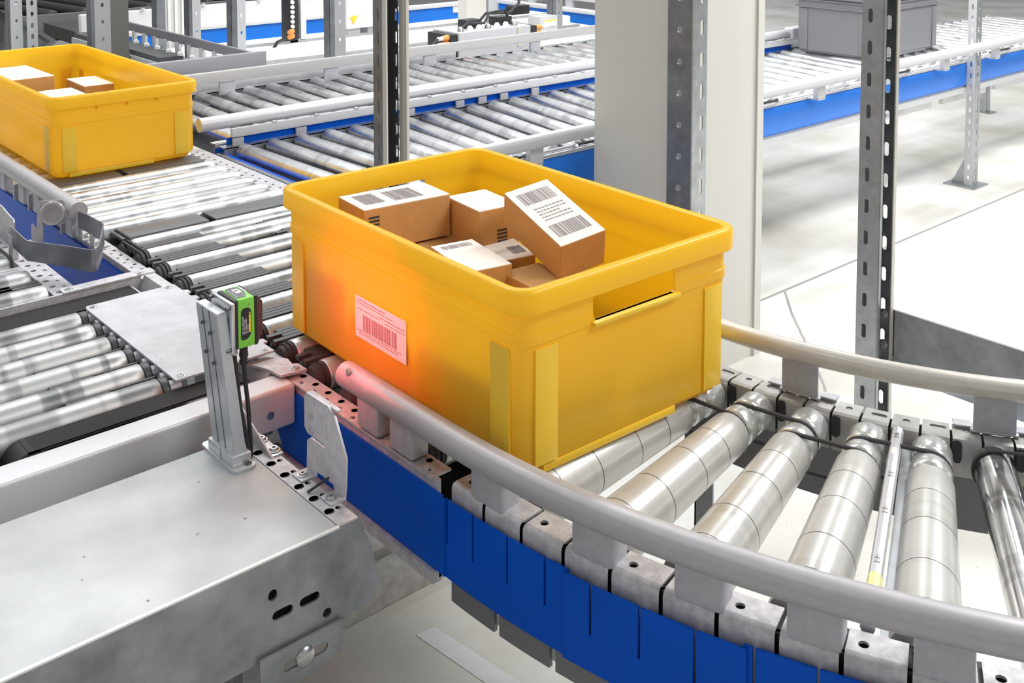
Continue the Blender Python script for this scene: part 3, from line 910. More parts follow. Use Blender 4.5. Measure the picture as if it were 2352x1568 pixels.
dfl = thing('deflector_plate', 'bent grey sheet metal deflector with a rounded nose bridging two conveyors below the round reflector', 'deflector', (0.74, 2.2, -0.018))
path = [(0.660, 2.325), (0.6555, 2.20), (0.70, 2.125), (0.727, 2.072), (0.732, 2.064), (0.739, 2.064), (0.746, 2.072), (0.775, 2.13), (0.806, 2.20), (0.810, 2.215), (0.806, 2.30), (0.800, 2.33)]
b = MB(); b.extrude_path(path, [0.008, 0.008, 0.006, 0.004, 0.004, 0.004, 0.004, 0.006, 0.008, 0.008, 0.010, 0.012], 0.048, 0.0022)
part(dfl, 'bent_sheet', b, mat('deflector_steel', (0.30, 0.30, 0.33), 0.35, 0.75, noise=(22, 0.3, 0.1)))
for p in ((0.822, 2.34), (0.822, 2.27)):
    b = MB(); b.box((p[0]-0.016, p[1]-0.02, -0.0175), (p[0]+0.010, p[1]+0.02, -0.0145), 0.001)
    b.box((p[0]-0.016, p[1]-0.012, -0.0175), (p[0]-0.014, p[1]+0.012, 0.012))
    ft = part(dfl, 'foot', b, FRAME)
    screw(ft, (p[0], p[1], -0.0145), (0, 0, 1), 0.008, h=0.0035)
b = MB(); b.box((0.656, 2.30, -0.0175), (0.668, 2.325, 0.030), 0.001)
part(dfl, 'foot', b, FRAME)

d2 = thing('deflector_plate', 'grey guide sheet with curled end at the left edge beside the blue skirt', 'deflector', (0.68, 2.42, -0.018))
b = MB(); b.extrude_path([(0.688, 2.62), (0.684, 2.46), (0.678, 2.40), (0.674, 2.345), (0.668, 2.325)], [0.0, 0.0, 0.002, 0.006, 0.010], 0.052, 0.003)
b.box((0.682, 2.40, -0.0175), (0.690, 2.58, 0.02))
part(d2, 'bent_sheet', b, FRAME)

rf = thing('reflector', 'round clear reflector on a square grey plate above the bent deflector', 'reflector', (0.75, 2.35, -0.018))
ang = math.radians(-27)
Mx = Matrix.Translation((0.757, 2.368, 0.045)) @ Matrix.Rotation(ang, 4, 'Z')
b = MB(); b.plate([(-0.027, -0.027), (0.023, -0.027), (0.027, -0.023), (0.027, 0.022), (0.022, 0.0265), (-0.027, 0.0265)], [], lambda u, v, w: Mx @ Vector((u, w, v)), 0, 0.0022)
part(rf, 'mount_plate', b, ALU)
b = MB(); b.lathe(Mx @ Vector((0.002, 0, -0.001)), Mx.to_3x3() @ Vector((0, -1, 0)), [(0, 0.0262), (0.003, 0.0262), (0.0045, 0.0245), (0.0042, 0.0225), (0.0046, 0.012), (0.005, 0.002)], 36)
part(rf, 'lens', b, LENS)
b = MB()
for k in range(-7, 8):
    h = math.sqrt(max(0.0215**2 - (k*0.003)**2, 1e-6))
    for s in (-1, 1):
        pass
    dv = Vector((math.cos(0.45), 0, math.sin(0.45))); nv = Vector((-math.sin(0.45), 0, math.cos(0.45)))
    c = Vector((0.002, -0.0058, 0)) + nv*k*0.003
    b.tube([Mx @ (c - dv*h), Mx @ (c + dv*h)], 0.0006, 6)
part(rf, 'lens_pattern', b, mat('lens_lines', (0.32, 0.29, 0.29), 0.3, 0.2))
b = MB(); b.plate([(-0.027, 0.022), (-0.0215, 0.022), (-0.0165, -0.03), (-0.0165, -0.06), (-0.040, -0.06), (-0.041, -0.022), (-0.038, -0.020), (-0.0295, -0.032)], [], lambda u, v, w: Mx @ Vector((u, w - 0.002 + (0 if v > -0.03 else -0.004), v)), -0.001, 0.0012)
part(rf, 'upright_strip', b, ALU)
b = MB(); b.box((0.70, 2.36, -0.063), (0.797, 2.40, -0.055)); b.box((0.70, 2.33, -0.0175), (0.722, 2.40, -0.0145))
part(rf, 'foot', b, FRAME)

# ================================================================== BARCODE SCANNER
sc = thing('barcode_scanner', 'small green and black barcode scanner on a slim aluminium post', 'scanner', (0.639, 1.30, -0.018))
b = MB()
out = [(0.622, 1.262), (0.626, 1.257), (0.650, 1.257), (0.655, 1.262), (0.655, 1.352), (0.651, 1.357), (0.626, 1.357), (0.622, 1.353)]
b.plate(out, [], XYT(-0.018), 0, 0.004)
bp_ = part(sc, 'base_plate', b, ALUB)
screw(bp_, (0.646, 1.2655, -0.014), (0, 0, 1), 0.0038, SCREWD, h=0.001)
b = MB(); b.box((0.6255, 1.269, -0.014), (0.6525, 1.341, -0.001), 0.001); b.box((0.6245, 1.3035, -0.014), (0.6265, 1.3065, -0.001))
part(sc, 'foot_socket', b, ALUB)
lo = [(0.6295, 1.272, -0.005), (0.6475, 1.272, -0.005), (0.6475, 1.337, -0.005), (0.6295, 1.337, -0.005)]
hi = [(0.6175, 1.293, 0.187), (0.6320, 1.293, 0.187), (0.6320, 1.354, 0.187), (0.6175, 1.354, 0.187)]
b = MB(); b.hexa(lo, hi)
bmesh.ops.bevel(b.bm, geom=b.bm.edges[:], offset=0.0008, segments=2, affect='EDGES')
post = part(sc, 'post', b, ALUB)
def on_post(f, h, out_=0.0):
    """point on the post's near face: f across (0 near edge..1 far), h up"""
    A = Vector(lo[0]).lerp(Vector(lo[3]), f); B = Vector(hi[0]).lerp(Vector(hi[3]), f)
    return A.lerp(B, h) + Vector((-out_, 0, 0))
for f in (0.36, 0.68):
    b = MB(); b.tube([on_post(f, 0.03, 0.0001), on_post(f, 0.995, 0.0001)], 0.0007, 6)
    part(post, 'groove', b, DGREY)
for f, h in ((0.36, 0.84), (0.68, 0.885), (0.36, 0.63), (0.68, 0.68)):
    p = on_post(f, h)
    b = MB(); b.lathe(p, (-1, 0, 0), [(0, 0.0026), (0.0034, 0.0026), (0.0038, 0.0022), (0.0038, 0.0012), (0.002, 0.001)], 12)
    part(post, 'screw', b, SCREWD)
HX, HY0, HY1, HZ0, HZ1 = 0.640, 1.2870, 1.3370, 0.1335, 0.2005
b = MB(); b.box((0.6312, HY0+0.010, 0.140), (0.6375, HY1-0.008, 0.182)); b.box((0.6348, HY0-0.003, HZ0-0.003), (0.6402, HY1+0.007, HZ1-0.002), 0.0012)
mp_ = part(sc, 'mount_plate', b, ALUP)
for y, z in ((HY0+0.001, HZ1-0.008), (HY1+0.002, HZ1-0.006), (HY0+0.001, HZ0+0.002)):
    b = MB(); b.lathe((0.6346, y, z), (-1, 0, 0), [(0, 0.0026), (0.0055, 0.0026), (0.006, 0.002), (0.006, 0.0012), (0.004, 0.001)], 14)
    part(mp_, 'screw', b, SCREWD)
b = MB(); b.box((0.6402, HY0, HZ0), (0.6462, HY1, HZ1), 0.0018)
part(sc, 'back_cover', b, BLACK)
b = MB(); b.box((0.6455, HY0, HZ0), (0.6702, HY1, HZ1), 0.0022, 3)
hs_ = part(sc, 'housing', b, GREEN)
b = MB()
b.hexa([(0.6695, HY0, HZ0), (0.6695, HY1, HZ0), (0.6695, HY1, HZ1), (0.6695, HY0, HZ1)], [(0.6735, HY0, HZ0), (0.6735, HY1, HZ0), (0.6735, HY1, HZ1), (0.6735, HY0, HZ1)])
b.hexa([(0.6735, HY0, HZ0), (0.6735, HY1, HZ0), (0.6735, HY1, HZ1), (0.6735, HY0, HZ1)], [(0.6845, HY0+0.006, HZ0+0.012), (0.6845, HY1-0.006, HZ0+0.012), (0.6845, HY1-0.006, HZ1-0.012), (0.6845, HY0+0.006, HZ1-0.012)])
bz = part(sc, 'front_bezel', b, BLACK, smooth=False)
b = MB(); b.box((0.6840, HY0+0.010, HZ0+0.018), (0.6855, HY1-0.010, HZ1-0.018), 0.0005)
part(bz, 'lamp_window', b, LEDW)
b = MB(); b.box((0.6668, HY0+0.020, HZ1-0.0006), (0.6690, HY1-0.004, HZ1+0.0012), 0.0004)
part(bz, 'status_light', b, WHITE)
# printed labels
def text_mesh(txt, size, Mx, name, root, m):
    cu = bpy.data.curves.new(name, 'FONT'); cu.body = txt; cu.size = size; cu.resolution_u = 2; cu.extrude = 0.00002
    ob = bpy.data.objects.new(name, cu); COL.objects.link(ob)
    bpy.context.view_layer.update()
    me = bpy.data.meshes.new_from_object(ob.evaluated_get(bpy.context.evaluated_depsgraph_get()))
    bpy.data.objects.remove(ob); bpy.data.curves.remove(cu)
    me.transform(Matrix.Translation(-LOC[root]) @ Mx)
    me.materials.clear(); me.materials.append(m)
    o = bpy.data.objects.new(name, me); COL.objects.link(o); o.parent = root; LOC[o] = LOC[root]
    return o
yl = HY0 - 0.0003
oc = [(0.6495, 0.148), (0.6515, 0.1445), (0.6575, 0.1445), (0.6630, 0.1485), (0.6648, 0.154), (0.6648, 0.180), (0.6635, 0.185), (0.6600, 0.1875), (0.6530, 0.1875), (0.6500, 0.184)]
b = MB(); b.plate(oc, [], XZT(yl), 0, 0.0004)
lb = part(hs_, 'side_label', b, BLACK, smooth=False)
def side(u, v):  # text running upwards on the side label
    return Matrix.Translation((u, yl-0.0001, v)) @ Matrix(((0, -1, 0, 0), (0, 0, -1, 0), (1, 0, 0, 0), (0, 0, 0, 1)))
text_mesh('MAC ID: 958FB21FBE9', 0.00255, side(0.6533, 0.1525), 'print', lb, LABELW)
text_mesh('P/N: x540-5-33000', 0.00255, side(0.6558, 0.1525), 'print', lb, LABELW)
text_mesh('S/N: 19180921-4P0071', 0.0023, side(0.6582, 0.1525), 'print', lb, LABELW)
text_mesh('MFD: 18092018', 0.0019, side(0.6603, 0.1525), 'print', lb, LABELW)
b = MB(); b.box((0.6612, yl-0.0002, 0.1535), (0.6636, yl+0.0001, 0.1775)); part(lb, 'warning_sticker', b, YELLOWL)
b = MB(); b.plate([(0.6608, 0.1788), (0.6638, 0.1788), (0.6623, 0.1820)], [], XZT(yl-0.0002), 0, 0.0003); part(lb, 'warning_triangle', b, YELLOWL)
for z in (0.139, 0.1915):
    b = MB(); b.lathe((0.6615, HY0, z), (0, -1, 0), [(0, 0.0013), (0.0006, 0.0011), (0.0004, 0.0005)], 10); part(hs_, 'screw', b, SCREW)
zt = HZ1 + 0.0002
b = MB(); b.plate([(0.6475, HY0+0.010), (0.6485, HY0+0.006), (0.6600, HY0+0.006), (0.6650, HY0+0.014), (0.6650, HY1-0.006), (0.6635, HY1-0.003), (0.6520, HY1-0.003), (0.6475, HY1-0.009)], [], XYT(zt), 0, 0.0002)
tl = part(hs_, 'top_label', b, DGREY, smooth=False)
b = MB(); b.box((0.6555, HY0+0.023, zt), (0.6640, HY0+0.038, zt+0.0003)); part(tl, 'print', b, LABELW)
b = MB()
b.tube([(0.6565, HY0+0.027, zt+0.0004), (0.658, HY0+0.034, zt+0.0004), (0.660, HY0+0.030, zt+0.0004), (0.6625, HY0+0.034, zt+0.0004)], 0.0005, 5); part(tl, 'print', b, INKB)
b = MB()
q = [(0.6565, HY0+0.010), (0.663, HY0+0.010), (0.6645, HY0+0.014), (0.6645, HY0+0.021), (0.6565, HY0+0.021)]
b.tube([(x, y, zt+0.0003) for x, y in q], 0.00025, 5, closed=True); part(tl, 'print', b, LABELW)
for k in range(5):
    b = MB(); b.box((0.6495, HY0+0.012+0.006*k, zt), (0.6510, HY0+0.0135+0.006*k, zt+0.0003)); part(tl, 'print', b, LABELW)
# plugs and cables
b = MB(); b.lathe((0.6455, HY0+0.012, HZ0), (0, 0, -1), [(0, 0.0036), (0.006, 0.0036), (0.0065, 0.0043), (0.010, 0.0043), (0.011, 0.003)], 16)
part(sc, 'plug', b, ALUP)
b = MB(); b.lathe((0.6590, HY0+0.012, HZ0), (0, 0, -1), [(0, 0.0056), (0.011, 0.0056), (0.0115, 0.0062), (0.016, 0.0062), (0.0165, 0.0052), (0.021, 0.005), (0.0215, 0.0062), (0.026, 0.0058), (0.028, 0.0034)], 18)
part(sc, 'plug', b, BLACK)
b = MB(); b.tube([(0.6455, HY0+0.012, HZ0-0.010), (0.6465, HY0+0.010, 0.10), (0.6490, HY0+0.004, 0.05), (0.6535, HY0-0.004, 0.01), (0.6560, HY0-0.008, -0.0155)], 0.0029, 12)
part(sc, 'cable', b, CABLE)
b = MB(); b.tube([(0.6590, HY0+0.012, HZ0-0.026), (0.6600, HY0+0.011, 0.085), (0.662, HY0+0.008, 0.05), (0.6610, HY0+0.001, 0.01), (0.6590, HY0-0.005, -0.0155)], 0.0030, 12)
part(sc, 'cable', b, CABLE)
# the scanner's red light
d = bpy.data.lights.new('scanner_red_light', 'SPOT')
d.energy = 3.0; d.color = (1.0, 0.10, 0.08); d.spot_size = math.radians(120); d.spot_blend = 1.0; d.shadow_soft_size = 0.012
ol = bpy.data.objects.new('scanner_red_light', d); COL.objects.link(ol)
ol.parent = sc
ol.location = Vector((0.690, 1.312, 0.168)) - LOC[sc]
ol.rotation_euler = (Vector((0.90, 1.335, 0.08)) - Vector((0.690, 1.312, 0.168))).to_track_quat('-Z', 'Y').to_euler()

# ================================================================== CRATES AND BOXES
def rrect(x0, x1, y0, y1, r, n=6):
    P = []
    for cx, cy, a0 in ((x1-r, y1-r, 0), (x0+r, y1-r, PI/2), (x0+r, y0+r, PI), (x1-r, y0+r, 1.5*PI)):
        for i in range(n+1):
            a = a0 + PI/2*i/n
            P.append((cx + r*math.cos(a), cy + r*math.sin(a)))
    return P
def crate_mesh(w, l, H, handles=True):
    """open container, outer rim w x l, height H, centred on the origin"""
    bm = bmesh.new()
    def loop(ix, iy, z, r):
        return [bm.verts.new((p[0], p[1], z)) for p in rrect(-w/2+ix, w/2-ix, -l/2+iy, l/2-iy, r)]
    t = 0.0032
    seq = [  # inset, height, corner radius: outside upwards, over the rim, down the inside
        (0.026, 0.0, 0.016), (0.022, 0.003, 0.020), (0.0195, 0.012, 0.022), (0.0135, 0.0125, 0.026), (0.0125, H*0.60, 0.026), (0.0120, H-0.076, 0.026), (0.0098, H-0.075, 0.027), (0.0098, H-0.062, 0.027), (0.0115, H-0.061, 0.026), (0.0110, H-0.034, 0.026),
        (0.0020, H-0.033, 0.032), (0.0, H-0.031, 0.034), (0.0, H-0.006, 0.034), (0.0015, H-0.002, 0.033), (0.005, H, 0.030),
        (0.0125, H, 0.024), (0.0150, H-0.002, 0.022), (0.0152, H-0.030, 0.022), (0.0158, H*0.5, 0.022), (0.0175, 0.018, 0.022), (0.024, 0.0055, 0.016)]
    L = [loop(i, i, z, r) for i, z, r in seq]
    for a, b in zip(L, L[1:]):
        n = len(a)
        for i in range(n):
            j = (i+1) % n
            bm.faces.new((a[i], a[j], b[j], b[i]))
    bm.faces.new(L[0][::-1]); bm.faces.new(L[-1])
    bmesh.ops.recalc_face_normals(bm, faces=bm.faces[:])
    return bm
def boolean_cut(bm, cutters):
    me = bpy.data.meshes.new('t'); bm.to_mesh(me); bm.free()
    o = bpy.data.objects.new('t', me); COL.objects.link(o)
    cut = MB()
    for a, b_, bev in cutters: cut.box(a, b_, bev, 3)
    cm = cut.mesh('c', None, False); c = bpy.data.objects.new('c', cm); COL.objects.link(c)
    md = o.modifiers.new('b', 'BOOLEAN'); md.operation = 'DIFFERENCE'; md.object = c; md.solver = 'EXACT'
    bpy.context.view_layer.update()
    res = bpy.data.meshes.new_from_object(o.evaluated_get(bpy.context.evaluated_depsgraph_get()))
    bpy.data.objects.remove(o); bpy.data.objects.remove(c)
    return res
def crate(name, label, loc, w, l, H, m, handles, group=None, rz=0.0, ridge=True):
    root = thing(name, label, 'crate', loc, group, (0, 0, rz))
    bm = crate_mesh(w, l, H)
    if handles:
        hw, z0, z1 = handles
        me = boolean_cut(bm, [((-hw, -l/2-0.01, z0), (hw, -l/2+0.03, z1), 0.005), ((-hw, l/2-0.03, z0), (hw, l/2+0.01, z1), 0.005)])
    else:
        me = bpy.data.meshes.new('body'); bm.to_mesh(me); bm.free()
    me.name = 'body'
    me.polygons.foreach_set('use_smooth', [True]*len(me.polygons)); me.set_sharp_from_angle(angle=math.radians(40))
    me.materials.clear(); me.materials.append(m)
    o = bpy.data.objects.new('body', me); COL.objects.link(o); o.parent = root; LOC[o] = LOC[root]
    # corner pilasters and wall ribs
    for sx in (-1, 1):
        for sy in (-1, 1):
            b = MB()
            x = sx*(w/2-0.0118); y = sy*(l/2-0.0118)
            b.plate(rrect(min(x, x - sx*0.062), max(x, x - sx*0.062), y - sy*0.0012 if sy > 0 else y - 0.0012, y + 0.0012 if sy > 0 else y - sy*0.0012, 0.0005, 1), [], XYT(0.0), 0.015, H-0.064) if False else None
            b.box((x - sx*0.060, y - sy*0.001, 0.014), (x - sx*0.022, y + sy*0.0022, H-0.0815), 0.0008)
            b.box((x - sx*0.001, y - sy*0.060, 0.014), (x + sx*0.0022, y - sy*0.022, H-0.0815), 0.0008)
            part(root, 'corner_rib', b, YELLOWR if m == YELLOW else m, local=True)
    if handles:
        for s in (-1, 1):
            b = MB()
            y = s*(l/2-0.010)
            b.box((-hw-0.004, y - s*0.006, z0-0.006), (hw+0.004, y + s*0.008, z0), 0.0015)
            part(root, 'handle_lip', b, YELLOWR if m == YELLOW else m, local=True)
    for s in (-1, 1):
        b = MB(); b.box((-w/2+0.05, s*(l/2-0.0215), -0.0), (w/2-0.13, s*(l/2-0.0125), 0.0115), 0.002)
        part(root, 'foot_ledge', b, YELLOWR if m == YELLOW else m, local=True)
    return root
c1 = crate('yellow_crate', 'large yellow plastic crate with a barcode label in the centre', (1.079, 1.272, 0.0), 0.430, 0.634, 0.248, YELLOW, (0.080, 0.178, 0.210), rz=-0.026)
def barcode(root, Mx, wid, hei, name='printed_label', bars=34, lines=(), m=LABELW, ink=INK, bx=(0.1, 0.9), bz=(0.25, 0.62), seed=1, plate_=True):
    """label of wid x hei in the plane of Mx (u right, v up, w out)"""
    rnd = random.Random(seed)
    T = lambda u, v, w: Mx @ Vector((u, v, w))
    lab = root
    if plate_:
        b = MB(); b.plate(rect(0, wid, 0, hei), [], T, 0, 0.0005)
        lab = part(root, name, b, m, smooth=False, local=True)
    b = MB()
    u = bx[0]*wid; U = bx[1]*wid; unit = (U-u)/(bars*2.3)
    while u < U:
        k = unit*rnd.choice((0.7, 1, 1, 1.8, 2.4))
        b.plate(rect(u, min(u+k, U), bz[0]*hei, bz[1]*hei), [], T, 0.0004, 0.0008)
        u += k + unit*rnd.choice((0.8, 1.2, 1.8))
    part(lab, 'barcode', b, ink, smooth=False, local=True)
    if lines:
        b = MB()
        for (a0, a1, v, h) in lines:
            uu = a0*wid
            while uu < a1*wid:
                k = wid*rnd.uniform(0.02, 0.06)
                b.plate(rect(uu, min(uu+k, a1*wid), v*hei, (v+h)*hei), [], T, 0.0004, 0.0008)
                uu += k + wid*0.014
        part(lab, 'print', b, ink, smooth=False, local=True)
    return lab
# label on the near long wall: u runs toward the viewer (-y), v up, out is -x
Mx = Matrix.Translation((-0.430/2 + 0.0108, 0.084, 0.065)) @ Matrix(((0, 0, -1, 0), (-1, 0, 0, 0), (0, 1, 0, 0), (0, 0, 0, 1)))
barcode(c1, Mx, 0.137, 0.064, lines=((0.05, 0.6, 0.90, 0.025), (0.04, 0.75, 0.83, 0.02), (0.5, 0.97, 0.74, 0.025), (0.05, 0.5, 0.69, 0.02), (0.6, 0.97, 0.66, 0.02), (0.04, 0.9, 0.17, 0.02), (0.08, 0.85, 0.11, 0.02)), bars=38, bx=(0.16, 0.83), bz=(0.22, 0.60), seed=5)

def carton(label, size, ctr, rot, group='cartons in the central crate', top=None, side=None, name='cardboard_box'):
    """rot = (rx, ry, rz) axis-angle style: tilt vector first, then turn about z"""
    root = thing(name, label, 'box', ctr, group)
    ax = Vector((rot[0], rot[1], 0)); q = Matrix.Rotation(rot[2], 4, 'Z')
    if ax.length > 1e-6: q = q @ Matrix.Rotation(ax.length, 4, ax.normalized())
    root.rotation_euler = q.to_euler()
    sx_, sy_, sz_ = [s/2 for s in size]
    b = MB(); b.box((-sx_, -sy_, -sz_), (sx_, sy_, sz_-0.0012), 0.0008, 1)
    part(root, 'carton_body', b, CARD, smooth=False, local=True)
    b = MB(); b.box((-sx_+0.0004, -sy_+0.0004, sz_-0.0015), (sx_-0.0004, sy_+0.0003, sz_), 0.0004, 1)
    lid = part(root, 'lid_flap', b, PAPER if top is not None else CARD, smooth=False, local=True)
    if top:
        # (u fraction range, v fraction range) barcodes on the lid; u along x, v along y
        for i, (u0, u1, v0, v1) in enumerate(top):
            Mx = Matrix.Translation((-sx_ + u0*size[0], -sy_ + v0*size[1], sz_-0.0003))
            barcode(lid, Mx, (u1-u0)*size[0], (v1-v0)*size[1], bars=22, bx=(0, 1), bz=(0, 1), seed=i+3, plate_=False)
    if side:
        # printed mark on the near end (-y) face
        Mx = Matrix.Translation((-sx_ + side[0]*size[0], -sy_+0.0002, -sz_ + side[1]*size[2])) @ Matrix(((1, 0, 0, 0), (0, 0, -1, 0), (0, 1, 0, 0), (0, 0, 0, 1)))
        b = MB()
        for k in range(5):
            b.plate(rect(0, 0.020, k*0.0062, k*0.0062 + 0.0035), [], lambda u, v, w: Mx @ Vector((u, v, w)), 0, 0.0005)
        part(root, 'print', b, INKB, smooth=False, local=True)
    return root
k = 0.965
carton('long carton with printed lid lying at the far left end of the central yellow crate', (0.165, 0.094, 0.072), (1.043, 1.494, 0.184), (0, 0, -0.105), top=((0.10, 0.32, 0.25, 0.85), (0.42, 0.75, 0.2, 0.8)), side=(0.05, 0.42))
carton('square carton with pale plain lid between the long carton and the tilted one', (0.080, 0.105, 0.094), (1.160, 1.400, 0.163), (0, 0, -0.12), top=(), side=(0.45, 0.30))
t3 = carton('carton tipped up on its edge with two barcodes on its pale lid', (0.0835, 0.164, 0.062), (1.157, 1.220, 0.206), (0.262, -0.15, -0.166), top=((0.14, 0.86, 0.70, 0.90), (0.14, 0.86, 0.12, 0.32)))
# text lines between the two barcodes of the tipped carton
b = MB()
rnd = random.Random(4)
for i in range(5):
    v = 0.40 + i*0.05; u = 0.2
    while u < (0.8 if i != 2 else 0.6):
        kk = rnd.uniform(0.03, 0.08); b.box((-0.0418 + u*0.0835, -0.082 + v*0.164, 0.0305), (-0.0418 + (u+kk)*0.0835, -0.082 + (v+0.02)*0.164, 0.0313)); u += kk+0.02
part(t3, 'print', b, INK, smooth=False, local=True)
carton('low carton with pale lid nearest the front corner inside the central crate', (0.076, 0.132, 0.055), (1.046, 1.292, 0.141), (0, 0, -0.20), top=((0.15, 0.85, 0.80, 0.92),))
carton('carton with pale lid wedged beneath the tipped one in the central crate', (0.060, 0.090, 0.10), (1.146, 1.318, 0.100), (0.03, -0.03, -0.28), top=((0.5, 0.9, 0.2, 0.55),))
carton('plain brown carton underneath the long printed one in the central crate', (0.232, 0.155, 0.138), (1.012, 1.468, 0.0750), (0, 0, -0.03))
carton('plain brown carton on the crate floor under the low pale one', (0.150, 0.165, 0.105), (0.974, 1.292, 0.0590), (0, 0, -0.03))
carton('plain brown carton on the crate floor holding up the tipped one', (0.075, 0.10, 0.145), (1.095, 1.185, 0.079), (0, 0, -0.1))
carton('plain brown carton in the near left corner on the floor of the central crate', (0.150, 0.185, 0.118), (0.972, 1.102, 0.0650), (0, 0, -0.03))
carton('plain brown carton behind the handle wall on the floor of the central crate', (0.130, 0.085, 0.100), (1.140, 1.045, 0.0560), (0, 0, -0.03))
carton('plain brown carton on the crate floor under the square pale one', (0.085, 0.085, 0.108), (1.205, 1.43, 0.0605), (0, 0, 0.0))

c2 = crate('yellow_crate', 'yellow plastic crate without label at the upper left, standing on the straight conveyor', (1.092, 3.245, 0.0), 0.405, 0.93, 0.212, YELLOW, None)
for i in range(3):
    b = MB(); x = -0.08 + i*0.08
    b.box((x-0.0015, -0.464, 0.170), (x+0.0015, -0.450, 0.180), 0.0005)
    part(c2, 'rim_rib', b, YELLOW, local=True)
gp = 'cartons in the upper left crate'
carton('tall carton with pale lid at the far end of the upper left crate', (0.16, 0.26, 0.15), (1.035, 3.56, 0.083), (0, 0, 0.02), gp, top=())
carton('carton with pale lid in the middle of the upper left crate', (0.11, 0.16, 0.115), (1.095, 3.30, 0.066), (0, 0, 0.0), gp, top=())
carton('carton by the right wall inside the upper left crate', (0.09, 0.17, 0.125), (1.215, 3.40, 0.071), (0, 0, -0.02), gp, top=())
carton('low carton with pale lid nearest the front of the upper left crate', (0.12, 0.13, 0.105), (1.11, 3.11, 0.061), (0, 0, 0.05), gp, top=())

# ================================================================== POSTS
def slots_plate(b, u0, u1, z0, z1, T, th, uc, hw, hh, pitch, phase):
    n = int((z1-z0)/pitch)
    z = z0 + phase
    a = z0
    while z + pitch/2 < z1:
        b.plate(rect(u0, u1, a, z + pitch/2), [slot(uc, z, hw, hh)], T, 0, th)
        a = z + pitch/2; z += pitch
    if a < z1: b.plate(rect(u0, u1, a, z1), [], T, 0, th)
PT = 2.3
# right foreground post: channel open toward the viewer's right
p = thing('slotted_post', 'tall slotted post at right with a dark beam bolted to it', 'post', (2.24, 1.28, FL))
b = MB()
T1 = lambda u, v, w: (2.220 + w, u, v)
slots_plate(b, 1.2625, 1.315, FL+0.005, PT, T1, 0.0025, 1.2945, 0.0058, 0.0165, 0.0735, 0.052)
b.box((2.2225, 1.3125, FL), (2.2675, 1.315, PT))
b.box((2.2225, 1.2600, FL), (2.2315, 1.2628, PT))
part(p, 'front_flange', b, STEEL, smooth=False)
b = MB()
T2 = lambda u, v, w: (2.265 + w, u, v)
slots_plate(b, 1.2500, 1.3125, FL+0.005, PT, T2, 0.0025, 1.2725, 0.0058, 0.0165, 0.0735, 0.035)
part(p, 'rear_flange', b, STEELD, smooth=False)  # darker steel stands in for shade on this flange
b = MB(); b.box((2.256, 1.2470, FL), (2.2675, 1.2500, PT))
part(p, 'flange_lip', b, ALUW)
b = MB(); b.box((2.19, 1.22, FL), (2.30, 1.34, FL+0.005)); part(p, 'foot_plate', b, STEEL)
bm_ = thing('support_beam', 'dark steel channel beam bolted to the slotted post at the right edge', 'beam', (2.29, 0.9, -0.34))
b = MB()
b.box((2.270, 0.30, -0.345), (2.273, 1.2495, -0.232))
b.box((2.270, 1.246, -0.345), (2.30, 1.2495, -0.232))
part(bm_, 'web', b, STEELD)
b = MB(); b.box((2.2695, 0.30, -0.233), (2.315, 1.2495, -0.230)); part(bm_, 'top_flange', b, mat('bright_flange', (0.78, 0.79, 0.80), 0.4, 0.3))
b = MB(); b.hexa([(2.245, 0.30, -0.372), (2.248, 0.30, -0.372), (2.248, 1.2495, -0.372), (2.245, 1.2495, -0.372)], [(2.270, 0.30, -0.343), (2.273, 0.30, -0.343), (2.273, 1.2495, -0.343), (2.270, 1.2495, -0.343)])
part(bm_, 'bottom_flange', b, STEELD)
for z in (-0.245, -0.318):
    b = MB()
    b.lathe((2.2648, 1.2685, z), (-1, 0, 0), [(0, 0.011), (0.0018, 0.011)], 20)
    b.lathe((2.2632, 1.2685, z), (-1, 0, 0), [(0, 0.0085), (0.006, 0.0085)], 6)
    b.lathe((2.257, 1.2685, z), (-1, 0, 0), [(0, 0.0045), (0.006, 0.0042)], 12)
    part(bm_, 'bolt', b, SCREW, smooth=False)

# post in front of the column
p = thing('slotted_post', 'slotted steel post standing directly in front of the cream column', 'post', (2.12, 1.74, FL))
b = MB()
z = FL+0.01; a = FL
T1 = lambda u, v, w: (2.100 + w, u, v)
z = FL + 0.053
while z < PT:
    b.plate(rect(1.713, 1.791, a, z+0.0405), [circle(1.7515, z, 0.0085, 14)], T1, 0, 0.0025); a = z+0.0405; z += 0.081
part(p, 'front_flange', b, STEELD, smooth=False)  # shaded side of the post, put into a darker steel colour
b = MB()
T2 = lambda u, v, w: (u, 1.7105 + w, v)
slots_plate(b, 2.103, 2.158, FL+0.005, PT, T2, 0.0025, 2.137, 0.0062, 0.0195, 0.081, 0.054)
b.lathe((2.1042, 1.7145, FL), (0, 0, 1), [(0, 0.0042), (PT-FL, 0.0042)], 10)
part(p, 'side_flange', b, STEEL, smooth=False)

